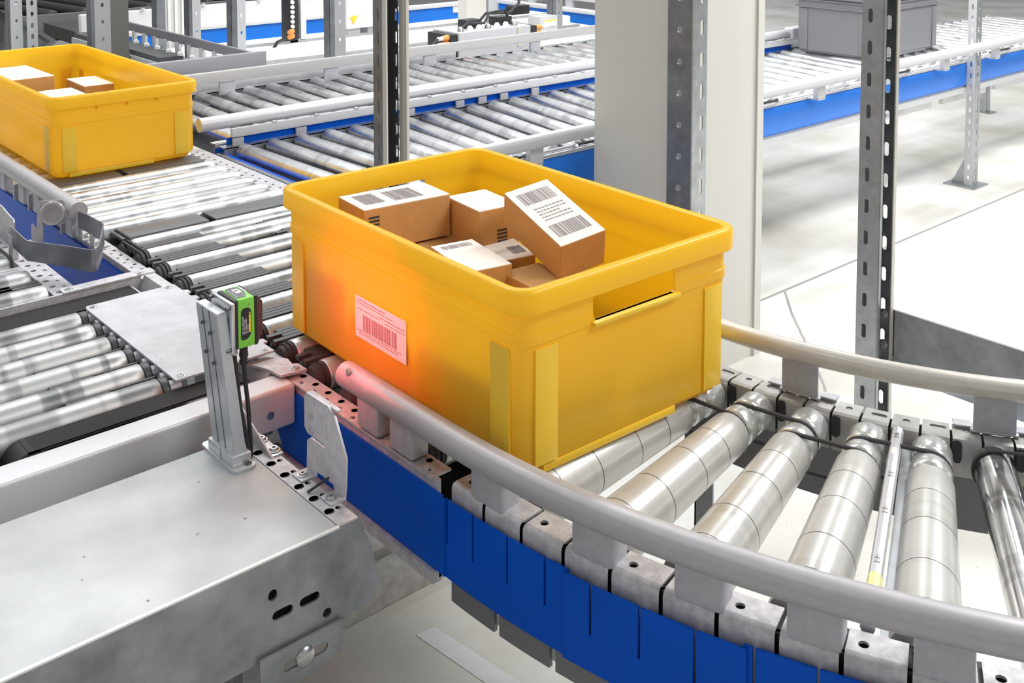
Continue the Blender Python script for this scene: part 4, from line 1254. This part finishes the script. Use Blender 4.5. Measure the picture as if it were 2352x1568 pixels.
# post behind the central crate
p = thing('slotted_post', 'dark slotted post with pale edges rising behind the central crate', 'post', (1.43, 2.06, FL))
b = MB()
T1 = lambda u, v, w: (1.405 + w, u, v)
slots_plate(b, 2.057, 2.0955, FL+0.005, PT, T1, 0.0025, 2.0765, 0.0052, 0.0165, 0.054, 0.03)
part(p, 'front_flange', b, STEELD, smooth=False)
b = MB(); b.box((1.4045, 2.0415, FL), (1.4085, 2.057, PT)); part(p, 'flange_lip', b, CREAM)
b = MB(); T2 = lambda u, v, w: (1.448 + w, u, v)
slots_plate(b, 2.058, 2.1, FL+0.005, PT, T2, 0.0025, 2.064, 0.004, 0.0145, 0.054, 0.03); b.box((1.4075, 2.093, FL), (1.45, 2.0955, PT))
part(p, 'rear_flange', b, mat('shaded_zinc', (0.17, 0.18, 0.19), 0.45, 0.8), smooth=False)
b = MB(); b.box((1.452, 2.028, FL), (1.460, 2.058, PT), 0.001); b.box((1.4495, 2.038, FL), (1.453, 2.043, PT))
part(p, 'flange_lip', b, CREAM)

# ================================================================== LANES BEHIND THE CRATE
def lane(label, x0, x1, yn, yf, n_roll, xs, pitch, skew0, skew1, m, near_rail, far_rail, blue_near):
    root = thing('roller_conveyor', label, 'conveyor', ((x0+x1)/2, (yn+yf)/2, FL))
    src = None
    x = xs; yr0 = yn + 0.035; L = yf - yn - 0.06
    for i in range(n_roll):
        f = min(1, max(0, (x - 1.7)/0.45))
        sk = math.radians(skew0 + (skew1-skew0)*f)
        if src is None:
            o = place_roller(root, roller_mesh(L, 0.025, m, True), m, (x, yf-0.028, -0.025), (0, 0, -PI/2 - sk)); src = o
        else:
            o = place_roller(root, src, m, (x, yf-0.028, -0.025), (0, 0, -PI/2 - sk))
        x += pitch
    b = MB()
    perforated(b, 0, 0, 0, 0, 0, 0, [], 1) if False else None
    n = int((x1-x0)/0.0955)
    for i in range(n):
        a = x0 + i*0.0955
        b.plate(rect(a, a+0.0955, yf-0.03, yf+0.012), [], XYT(-0.012), 0, -0.003)
        b.plate(rect(a, a+0.0955, -0.06, -0.012), [slot(a+0.03, -0.030, 0.006, 0.011)], XZT(yf-0.03), 0, 0.003)
    b.box((x0, yf-0.026, -0.14), (x1, yf-0.022, -0.015))
    part(root, 'side_frame', b, STEEL, smooth=False)
    b = MB(); b.box((x0, yn+0.005, -0.014), (x1, yn+0.034, -0.010)); b.box((x0, yn+0.005, -0.14), (x1, yn+0.009, -0.012)); b.box((x0, yn-0.006, -0.150), (x1, yn+0.006, -0.128)); b.box((x0, yn-0.004, -0.020), (x1, yn+0.01, -0.010))
    part(root, 'side_frame', b, ALUL, smooth=False)
    b = MB(); b.tube([(x0, yn+0.002, -0.072), (x1, yn+0.002, -0.072)], 0.05, 20, squash=0.16)
    part(root, 'side_skirt', b, BLUEL)
    b = MB(); b.box((x0, yn+0.04, -0.11), (min(x1, 3.6), yf-0.04, -0.10)); part(root, 'dark_undertray', b, BLACK)  # black sheet added so the gaps between lane rollers look shaded
    return root
LX0, LX1 = 1.40, 6.2
l1 = lane('nearer of the two broad roller lanes crossing behind the central crate', LX0, LX1, 2.185, 2.885, 50, 1.448, 0.0955, -2, 9, CHROME2, None, None, True)
b = MB(); b.tube([(LX0, 2.118, 0.056), (LX1, 2.118, 0.056)], 0.0205, 18)
rl = part(l1, 'guide_rail', b, ALUL)
x = 1.50
while x < LX1 - 0.1:
    b = MB(); b.box((x-0.024, 2.130, -0.012), (x+0.024, 2.152, 0.045), 0.003); b.box((x-0.02, 2.13, -0.0175), (x+0.02, 2.20, -0.0125)); part(rl, 'rail_bracket', b, ALUL)
    x += 0.46
b = MB(); b.box((LX0+0.03, 2.868, 0.012), (4.30, 2.880, 0.040), 0.004)
rl = part(l1, 'guide_rail', b, ALUL)
for x in (1.45, 1.66, 2.07, 2.28, 2.38, 2.48, 2.63, 3.1, 3.5, 3.9):
    b = MB(); b.box((x-0.018, 2.868, -0.012), (x+0.018, 2.876, 0.010), 0.002); part(rl, 'rail_bracket', b, BLOCK)
x = 1.57
while x < 4.2:
    b = MB(); b.lathe((x, 2.874, 0.0395), (0, 0, 1), [(0, 0.010), (0.003, 0.009), (0.005, 0.005)], 10); part(rl, 'rail_bolt', b, SCREW)
    x += 0.145
# small motor parts in the gap along the near side of the lane
for i in range(12):
    x = 1.62 + i*0.19 if i < 6 else 2.55 + (i-6)*0.45
    b = MB(); b.tube([(x, 2.205, -0.006), (x+0.05, 2.165, 0.006), (x+0.13, 2.172, 0.004), (x+0.18, 2.21, -0.006)], 0.0045, 8); part(l1, 'cable_loop', b, RUBBER if i % 2 else ALUL)
support_legs(l1, [(2.15, 2.24), (2.15, 2.8), (6.1, 2.24), (6.1, 2.8)], -0.13)
b = MB()
for i in range(6):
    b.box((3.95 + 0.5*i, 2.24, -0.20), (4.35 + 0.5*i, 2.26, -0.145))
part(l1, 'cable_duct', b, WHITE)
b = MB(); b.box((3.95, 2.22, -0.185), (4.08, 2.26, -0.148), 0.004); part(l1, 'motor_control', b, ALUL)
# dark panel at the lane's mouth
b = MB(); b.box((1.385, 2.16, -0.16), (1.40, 2.89, -0.03)); part(l1, 'end_panel', b, FRAMED)
b = MB(); b.tube([(1.405, 2.89, -0.06), (1.405, 2.25, -0.06)], 0.03, 14); part(l1, 'end_roller', b, BLUE)

l2 = lane('farther of the two broad roller lanes crossing behind the central crate', LX0, 4.30, 2.915, 3.70, 29, 1.505, 0.0955, 0, 3, CHROME2, None, None, False)
b = MB(); b.box((1.42, 2.882, -0.011), (4.28, 2.886, 0.011)); part(l2, 'side_skirt', b, BLUE)
b = MB(); b.tube([(1.345, 2.905, 0.056), (4.32, 2.905, 0.056)], 0.0205, 18)
rl = part(l2, 'guide_rail', b, ALUL)
b = MB(); b.box((4.25, 2.87, -0.01), (4.42, 2.925, 0.085), 0.012, 3); part(rl, 'end_block', b, ALUL)
for x in (1.5, 1.95, 2.4, 2.85, 3.3, 3.75, 4.15):
    b = MB(); b.box((x-0.018, 2.905, -0.012), (x+0.018, 2.920, 0.040), 0.002); part(rl, 'rail_bracket', b, BLOCK)
b = MB(); b.box((1.315, 3.592, 0.036), (5.0, 3.612, 0.077), 0.004)
rl = part(l2, 'guide_rail', b, mat('grey_far_rail', (0.50, 0.49, 0.48), 0.45, 0.4))
for x in (1.40, 1.78, 2.22, 2.70, 3.30, 3.8):
    b = MB(); b.box((x-0.03, 3.598, -0.012), (x+0.03, 3.612, 0.04), 0.002); part(rl, 'rail_bracket', b, BLOCK)
b = MB(); b.box((1.315, 3.66, 0.0), (1.70, 3.675, 0.03)); b.box((1.70, 3.68, -0.02), (2.9, 3.69, 0.02))
part(l2, 'back_plate', b, BEAMW)
for i in range(14):
    x = 1.52 + i*0.0955*1.0
    b = MB(); b.box((x, 3.50, -0.030), (x+0.052, 3.645, -0.020)); part(l2, 'cover_strip', b, COMB)
support_legs(l2, [(1.6, 3.0), (2.9, 3.0), (1.6, 3.62), (2.9, 3.62), (4.1, 3.3)], -0.13)

# post standing at the near lane's bright side (far right)
p = thing('slotted_post', 'pale slotted post with triangular foot on the bright floor', 'post', (4.55, 2.17, FL))
b = MB(); T1 = lambda u, v, w: (4.53 + w, u, v)
slots_plate(b, 2.142, 2.177, FL+0.006, 1.2, T1, 0.003, 2.159, 0.005, 0.012, 0.05, 0.03); part(p, 'front_flange', b, ALUL, smooth=False)
b = MB(); T2 = lambda u, v, w: (u, 2.142 + w, v)
slots_plate(b, 4.533, 4.585, FL+0.006, 1.2, T2, 0.003, 4.56, 0.006, 0.013, 0.05, 0.03); part(p, 'side_flange', b, STEEL, smooth=False)
b = MB(); b.box((4.49, 2.11, FL), (4.62, 2.25, FL+0.006)); b.plate([(2.177, FL+0.005), (2.235, FL+0.005), (2.177, FL+0.12)], [], YZT(4.532), 0, 0.003); part(p, 'foot_plate', b, STEEL)

# grey crate on the near lane
c3 = crate('grey_crate', 'grey plastic crate riding on the near roller lane at the upper right', (4.44, 2.60, 0.0), 0.60, 0.40, 0.28, GREYP, None)
for z in (0.205, 0.235):
    b = MB()
    for s in (-1, 1):
        b.box((-0.294, s*0.191, z), (0.294, s*0.196, z+0.005)); b.box((s*0.291, -0.19, z), (s*0.296, 0.19, z+0.005))
    part(c3, 'rim_rib', b, GREYP, local=True)

# ================================================================== FAR BACKGROUND
# conveyor at the upper left, running back along the rail
tl_ = thing('roller_conveyor', 'far conveyor at the upper left with a grey guard rail and dark belt', 'conveyor', (1.75, 4.6, FL))
src = None
for i in range(5):
    y = 3.86 + i*0.085
    rb = src or roller_mesh(0.125, 0.024, CHROME2)
    o = place_roller(tl_, rb, CHROME2, (1.876, y, -0.0)); src = src or o
b = MB(); b.box((1.876, 4.42, -0.03), (1.982, 5.45, 0.012)); part(tl_, 'belt', b, mat('dark_belt', (0.085, 0.09, 0.09), 0.6))
b = MB(); b.box((1.990, 3.80, 0.055), (2.005, 5.4, 0.095), 0.003); gr = part(tl_, 'guard_rail', b, mat('guard_rail_grey', (0.30, 0.29, 0.31), 0.45, 0.5))
b = MB(); b.box((1.30, 3.778, 0.035), (2.035, 3.80, 0.10), 0.003); part(tl_, 'guard_rail', b, mat('guard_rail_grey2', (0.36, 0.355, 0.38), 0.45, 0.5))
for i in range(12):
    y = 3.9 + i*0.12
    b = MB(); b.box((1.985, y-0.014, -0.02), (1.995, y+0.014, 0.06), 0.002); part(gr, 'rail_bracket', b, ALUL)
    b = MB(); b.lathe((1.972, y+0.05, 0.010), (0, 0, 1), [(0, 0.013), (0.012, 0.012), (0.02, 0.005), (0.045, 0.005), (0.05, 0.002)], 10); part(tl_, 'clamp_knob', b, WHITE)
b = MB(); b.box((1.862, 3.86, -0.12), (1.875, 5.45, -0.01)); b.box((2.003, 3.86, -0.12), (2.016, 5.45, -0.01)); part(tl_, 'side_frame', b, BEAMW)
support_legs(tl_, [(1.90, 4.9), (1.90, 5.3)], -0.1)

# roller bed at the top left, its shade put into dark colours
dk = thing('roller_conveyor', 'dark roller bed with painted-in shade behind the posts at the top left corner', 'conveyor', (1.6, 7.0, FL))
src = None
for i in range(15):
    rb = src or roller_mesh(1.3, 0.032, SHADEROLL)
    o = place_roller(dk, rb, SHADEROLL, (1.2 + 0.2*i, 7.9, -0.03), (0, 0, -PI/2 + 0.12)); src = src or o
b = MB(); b.box((0.9, 6.45, -0.16), (4.6, 8.2, -0.10)); part(dk, 'dark_undertray', b, BLACK)
b = MB(); b.box((0.9, 6.40, -0.14), (4.6, 6.45, 0.0)); part(dk, 'side_frame', b, FRAMED)
b = MB(); b.box((1.0, 8.15, 0.25), (4.6, 8.22, 0.33)); part(dk, 'cross_beam', b, STEEL)
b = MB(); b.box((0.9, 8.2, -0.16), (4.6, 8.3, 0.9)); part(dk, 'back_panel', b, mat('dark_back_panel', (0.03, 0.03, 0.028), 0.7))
for i in range(3):
    b = MB(); b.lathe((1.83 + 0.12*i, 7.3 - 0.13*i, 0.004), (0, 0, 1), [(0, 0.016), (0.01, 0.012)], 10); part(dk, 'lens', b, ALUL)
b = MB(); b.lathe((1.66, 5.75, 0.06), (0, -1, 0.3), [(0, 0.018), (0.008, 0.015)], 12); part(dk, 'indicator_light', b, LEDG)
support_legs(dk, [(1.0, 6.4), (3.0, 6.4), (1.0, 8.0), (3.0, 8.0)], -0.1)

db = thing('guard_panel', 'dark grey angled guard panel at the very top left edge', 'panel', (1.6, 5.7, FL))
b = MB(); b.hexa([(1.30, 4.75, -0.10), (1.33, 4.75, -0.10), (1.75, 6.2, -0.10), (1.72, 6.2, -0.10)], [(1.60, 4.95, 0.05), (1.63, 4.95, 0.05), (1.77, 6.2, 0.07), (1.74, 6.2, 0.07)])
part(db, 'sheet', b, mat('guard_sheet', (0.07, 0.07, 0.075), 0.3, 0.5))
b = MB(); b.box((1.62, 5.5, FL), (1.65, 5.53, 0.0)); part(db, 'support_leg', b, STEEL)

def bgpost(label, x0, x1, x2, y, z0=FL, ztop=1.0, dark=0.012, mm=ALUL, hole=0.008, pitch=0.075):
    """far post: dark return between x0 and x1, bright punched face between x1 and x2"""
    p = thing('slotted_post', label, 'post', ((x0+x2)/2, y, z0), 'punched posts in the background')
    b = MB(); b.box((x0, y, z0), (x0+0.003, y+0.05, ztop)); b.box((x0, y+0.001, z0), (x1, y+0.004, ztop)); part(p, 'side_flange', b, STEELD)
    b = MB(); xc = (x1+x2)/2
    slots_plate(b, x1, x2, z0+0.005, ztop, lambda u, v, w: (u, y + w, v), 0.003, xc, hole*0.6, hole, pitch, 0.03)
    part(p, 'front_flange', b, mm, smooth=False)
    b = MB(); b.box((x0-0.02, y-0.03, z0), (x2+0.02, y+0.06, z0+0.005)); part(p, 'foot_plate', b, STEEL)
    return p
bgpost('broad grey punched post in front of the white machine bed', 2.338, 2.360, 2.413, 3.80, z0=-0.0745, mm=ALU)
bgpost('slim punched post in front of the far blue panel, standing over the guard rail end', 2.127, 2.152, 2.192, 4.25, z0=-0.0745)
bgpost('slim punched post left of the far blue panel', 2.024, 2.040, 2.079, 4.45, z0=-0.0745)
bgpost('dark punched post beside the far grey enclosure', 4.072, 4.092, 4.145, 4.30, z0=-0.0745, mm=STEEL)
p = bgpost('wide punched post directly behind the upper left crate', 1.689, 1.706, 1.776, 4.70, hole=0.010, mm=ALU)
b = MB(); b.box((1.779, 4.705, FL), (1.858, 4.75, 1.0)); part(p, 'side_plate', b, mat('olive_grey_plate', (0.17, 0.165, 0.15), 0.5, 0.3))
p = bgpost('pair of pale punched uprights at the top left corner', 1.440, 1.448, 1.498, 5.0, mm=ALUL)
b = MB()
slots_plate(b, 1.512, 1.557, FL+0.005, 1.0, lambda u, v, w: (u, 4.985 + w, v), 0.003, 1.535, 0.006, 0.012, 0.05, 0.03)
part(p, 'front_flange', b, ALUL, smooth=False)
pc = thing('cable_trunking', 'pale ribbed vertical trunking beside the guard rail at the top left', 'trunking', (2.2, 5.0, FL))
b = MB(); b.box((2.112, 5.0, FL), (2.155, 5.06, 1.0)); part(pc, 'side_plate', b, STEELD)
b = MB(); b.box((2.155, 5.0, FL), (2.275, 5.06, 1.0)); part(pc, 'body', b, CREAM)
for x in (2.165, 2.20, 2.235):
    b = MB(); b.box((x, 4.992, FL), (x+0.012, 5.0, 1.0)); part(pc, 'rib', b, WHITE)

# white machine bed behind the far lane
wm = thing('machine_bed', 'white stepped machine bed behind the two roller lanes', 'machine', (3.0, 4.2, FL))
b = MB(); b.box((2.02, 3.76, -0.14), (4.5, 4.60, -0.075), 0.004); part(wm, 'lower_deck', b, CREAM)
b = MB(); b.box((2.1, 4.60, -0.13), (4.5, 4.95, -0.035), 0.005); part(wm, 'upper_deck', b, WHITE)
b = MB(); b.box((2.02, 3.745, -0.13), (4.5, 3.765, -0.055), 0.003); part(wm, 'front_edge', b, WHITE)
b = MB(); b.box((2.3, 4.42, -0.076), (4.4, 4.44, -0.060)); b.box((2.3, 4.70, -0.036), (4.4, 4.715, -0.022)); part(wm, 'trim_strip', b, STEEL)
b = MB(); b.box((2.03, 3.8, FL), (2.09, 3.86, -0.13)); b.box((4.3, 3.8, FL), (4.36, 3.86, -0.13)); b.box((2.2, 4.85, FL), (2.26, 4.91, -0.1)); b.box((4.3, 4.85, FL), (4.36, 4.91, -0.1)); part(wm, 'support_leg', b, STEEL)

fb = thing('conveyor_frame', 'far conveyor with white frame and blue side panel along the top of the view', 'conveyor', (3.2, 5.6, FL))
b = MB(); b.box((2.0, 5.515, -0.130), (4.62, 5.53, -0.042)); part(fb, 'side_panel', b, BLUEL)
b = MB(); b.box((1.95, 5.50, -0.165), (4.62, 5.56, -0.131), 0.004); b.box((1.95, 5.50, -0.042), (4.62, 5.56, -0.018), 0.004); b.box((1.95, 5.56, -0.02), (3.9, 5.60, 0.085), 0.004); part(fb, 'frame_rail', b, WHITE)
b = MB(); b.box((2.0, 5.60, -0.1), (4.62, 6.3, -0.03)); part(fb, 'deck', b, mat('dark_deck', (0.05, 0.048, 0.045), 0.5))
for i in range(9):
    b = MB(); b.lathe((2.1 + i*0.17, 5.55, 0.088), (0, 0, 1), [(0, 0.012), (0.01, 0.010)], 8); part(fb, 'rail_bolt', b, ALUL)
b = MB(); b.box((4.32, 5.508, -0.085), (4.50, 5.514, -0.020)); lb = part(fb, 'warning_label', b, LABELW)
b = MB(); b.box((4.33, 5.505, -0.034), (4.49, 5.509, -0.028)); part(lb, 'print', b, YELLOWL)
support_legs(fb, [(2.2, 5.6), (3.4, 5.6), (4.4, 5.6)], -0.1)
fr = thing('conveyor_frame', 'short far conveyor side with blue panel turning toward the viewer beside the cream column', 'conveyor', (4.75, 4.8, FL))
b = MB(); b.box((4.66, 4.3, -0.125), (4.675, 5.45, -0.040)); part(fr, 'side_panel', b, BLUEL)
b = MB(); b.box((4.645, 4.3, -0.040), (4.70, 5.45, -0.015), 0.004); b.box((4.645, 4.3, -0.16), (4.70, 5.45, -0.126), 0.004); part(fr, 'frame_rail', b, WHITE)
b = MB(); b.tube([(4.69, 4.3, 0.05), (4.69, 5.6, 0.05)], 0.02, 14); part(fr, 'guide_rail', b, WHITE)
for y in (4.45, 4.8, 5.15): 
    b = MB(); b.box((4.68, y-0.03, -0.02), (4.70, y+0.03, 0.04)); part(fr, 'rail_bracket', b, ALUL)
b = MB(); b.box((4.71, 4.3, -0.12), (5.4, 5.45, -0.05)); part(fr, 'deck', b, mat('dark_deck2', (0.05, 0.048, 0.045), 0.5))
support_legs(fr, [(4.75, 4.5), (4.75, 5.2)], -0.1)

# grey drive enclosure with plugs
en = thing('drive_enclosure', 'long grey drive enclosure with orange plugs on the white machine bed', 'enclosure', (3.25, 3.95, -0.06))
b = MB(); b.box((3.03, 3.82, -0.065), (3.47, 4.02, 0.075), 0.004); part(en, 'body', b, GREYBOX)
b = MB(); b.box((3.385, 3.815, -0.02), (3.405, 3.82, 0.07)); part(en, 'label_strip', b, mat('beige_strip', (0.62, 0.58, 0.46), 0.5))
for x in (2.985, 3.475):
    b = MB(); b.box((x, 3.83, -0.06), (x+0.045, 4.0, 0.068), 0.003); cb = part(en, 'connector_block', b, BLACK)
    s = -1 if x < 3.2 else 1
    for z in (0.0, 0.028, 0.056):
        b = MB(); xx = x if s < 0 else x+0.045
        b.lathe((xx, 3.845, z), (s, -0.2, 0), [(0, 0.013), (0.035, 0.012), (0.04, 0.008)], 10); part(cb, 'plug', b, ORANGE)
        b = MB(); b.lathe((xx + s*0.038, 3.838, z), (s, -0.2, 0), [(0, 0.010), (0.03, 0.009), (0.035, 0.005)], 10); part(cb, 'plug_collar', b, WHITE)
        if s < 0:
            b = MB(); b.tube([(xx-0.07, 3.83, z), (xx-0.10, 3.82, z-0.015), (xx-0.125, 3.82, z-0.05), (xx-0.13, 3.84, -0.07)], 0.006, 8); part(cb, 'cable', b, CABLE)
for i in range(7):
    b = MB(); b.lathe((3.07 + 0.055*i, 3.86, 0.075), (0, 0, 1), [(0, 0.016), (0.014, 0.014), (0.022, 0.008)], 10); part(en, 'cap_screw', b, WHITE if i % 3 else SCREW)
for x in (3.14, 3.33):
    b = MB(); b.box((x, 3.90, 0.075), (x+0.09, 3.97, 0.115), 0.003); part(en, 'valve_block', b, BLACK)
b = MB(); b.tube([(3.06, 3.86, 0.08), (3.12, 3.87, 0.11), (3.22, 3.87, 0.10), (3.26, 3.88, 0.145), (3.36, 3.89, 0.15), (3.42, 3.92, 0.10)], 0.006, 8); part(en, 'cable', b, CABLE)
vt = thing('valve_stand', 'cream valve stand with cables behind the long grey enclosure', 'stand', (3.8, 4.6, -0.04))
b = MB(); b.box((3.72, 4.62, -0.0345), (3.86, 4.70, 0.9)); part(vt, 'body', b, CREAM)
b = MB(); b.box((3.87, 4.61, -0.0345), (3.93, 4.67, 0.9)); part(vt, 'side_profile', b, GREYBOX)
b = MB(); b.box((3.95, 4.50, 0.02), (4.08, 4.56, 0.07), 0.004); part(vt, 'valve_block', b, BLACK)
b = MB(); b.tube([(3.70, 4.5, 0.0), (3.74, 4.48, 0.05), (3.90, 4.47, 0.04), (3.98, 4.48, 0.09), (4.0, 4.5, 0.2)], 0.008, 8); part(vt, 'cable', b, CABLE)
cb_ = thing('control_cabinet', 'small grey cabinet with a pale label beside the far dark post', 'cabinet', (3.98, 4.28, -0.075))
b = MB(); b.box((3.93, 4.25, -0.075), (4.06, 4.35, 0.035), 0.004); cbb = part(cb_, 'body', b, GREYBOX)
b = MB(); b.box((3.955, 4.246, -0.02), (4.045, 4.25, 0.012)); part(cbb, 'warning_label', b, LABELW)
b = MB(); b.box((3.955, 4.244, 0.008), (4.045, 4.247, 0.013)); part(cbb, 'print', b, YELLOWL)
wb = thing('control_cabinet', 'white control cabinet with a yellow warning triangle at the top of the view', 'cabinet', (3.15, 4.8, -0.04))
b = MB(); b.box((3.02, 4.74, 0.0), (3.28, 4.86, 0.22), 0.005); bb = part(wb, 'body', b, WHITE)
b = MB(); b.plate([(3.035, 0.062), (3.085, 0.070), (3.055, 0.022)], [], XZT(4.736), 0, 0.003); part(bb, 'warning_triangle', b, mat('amber_sign', (0.85, 0.55, 0.03), 0.5))
b = MB(); b.lathe((3.24, 4.738, 0.05), (0, -1, 0), [(0, 0.035), (0.03, 0.03)], 14); part(bb, 'hose_port', b, BLACK)
b = MB(); b.box((3.04, 4.76, -0.036), (3.11, 4.84, 0.0)); b.box((3.16, 4.76, -0.036), (3.26, 4.84, -0.002)); part(wb, 'foot', b, GREYBOX)
tb = thing('terminal_strip', 'black terminal strip with white and orange plugs in front of the far blue panel', 'terminal strip', (2.62, 4.7, -0.036))
b = MB(); b.box((2.66, 4.70, -0.0345), (2.71, 4.78, 0.20), 0.003); sb_ = part(tb, 'body', b, BLACK)
b = MB(); b.box((2.725, 4.70, -0.02), (2.755, 4.75, 0.20), 0.003); part(tb, 'side_profile', b, WHITE)
for i in range(8):
    z = 0.17 - 0.024*i
    b = MB(); b.lathe((2.675, 4.70, z), (-0.3 if i < 6 else -1, -1, 0), [(0, 0.011), (0.02, 0.009)] if i < 6 else [(0, 0.014), (0.05, 0.012)], 10); part(sb_, 'plug', b, WHITE if i < 6 else ORANGE)
b = MB(); b.tube([(2.62, 4.66, 0.0), (2.56, 4.64, -0.01), (2.53, 4.64, -0.05), (2.52, 4.66, -0.075)], 0.008, 8); part(sb_, 'cable', b, CABLE)
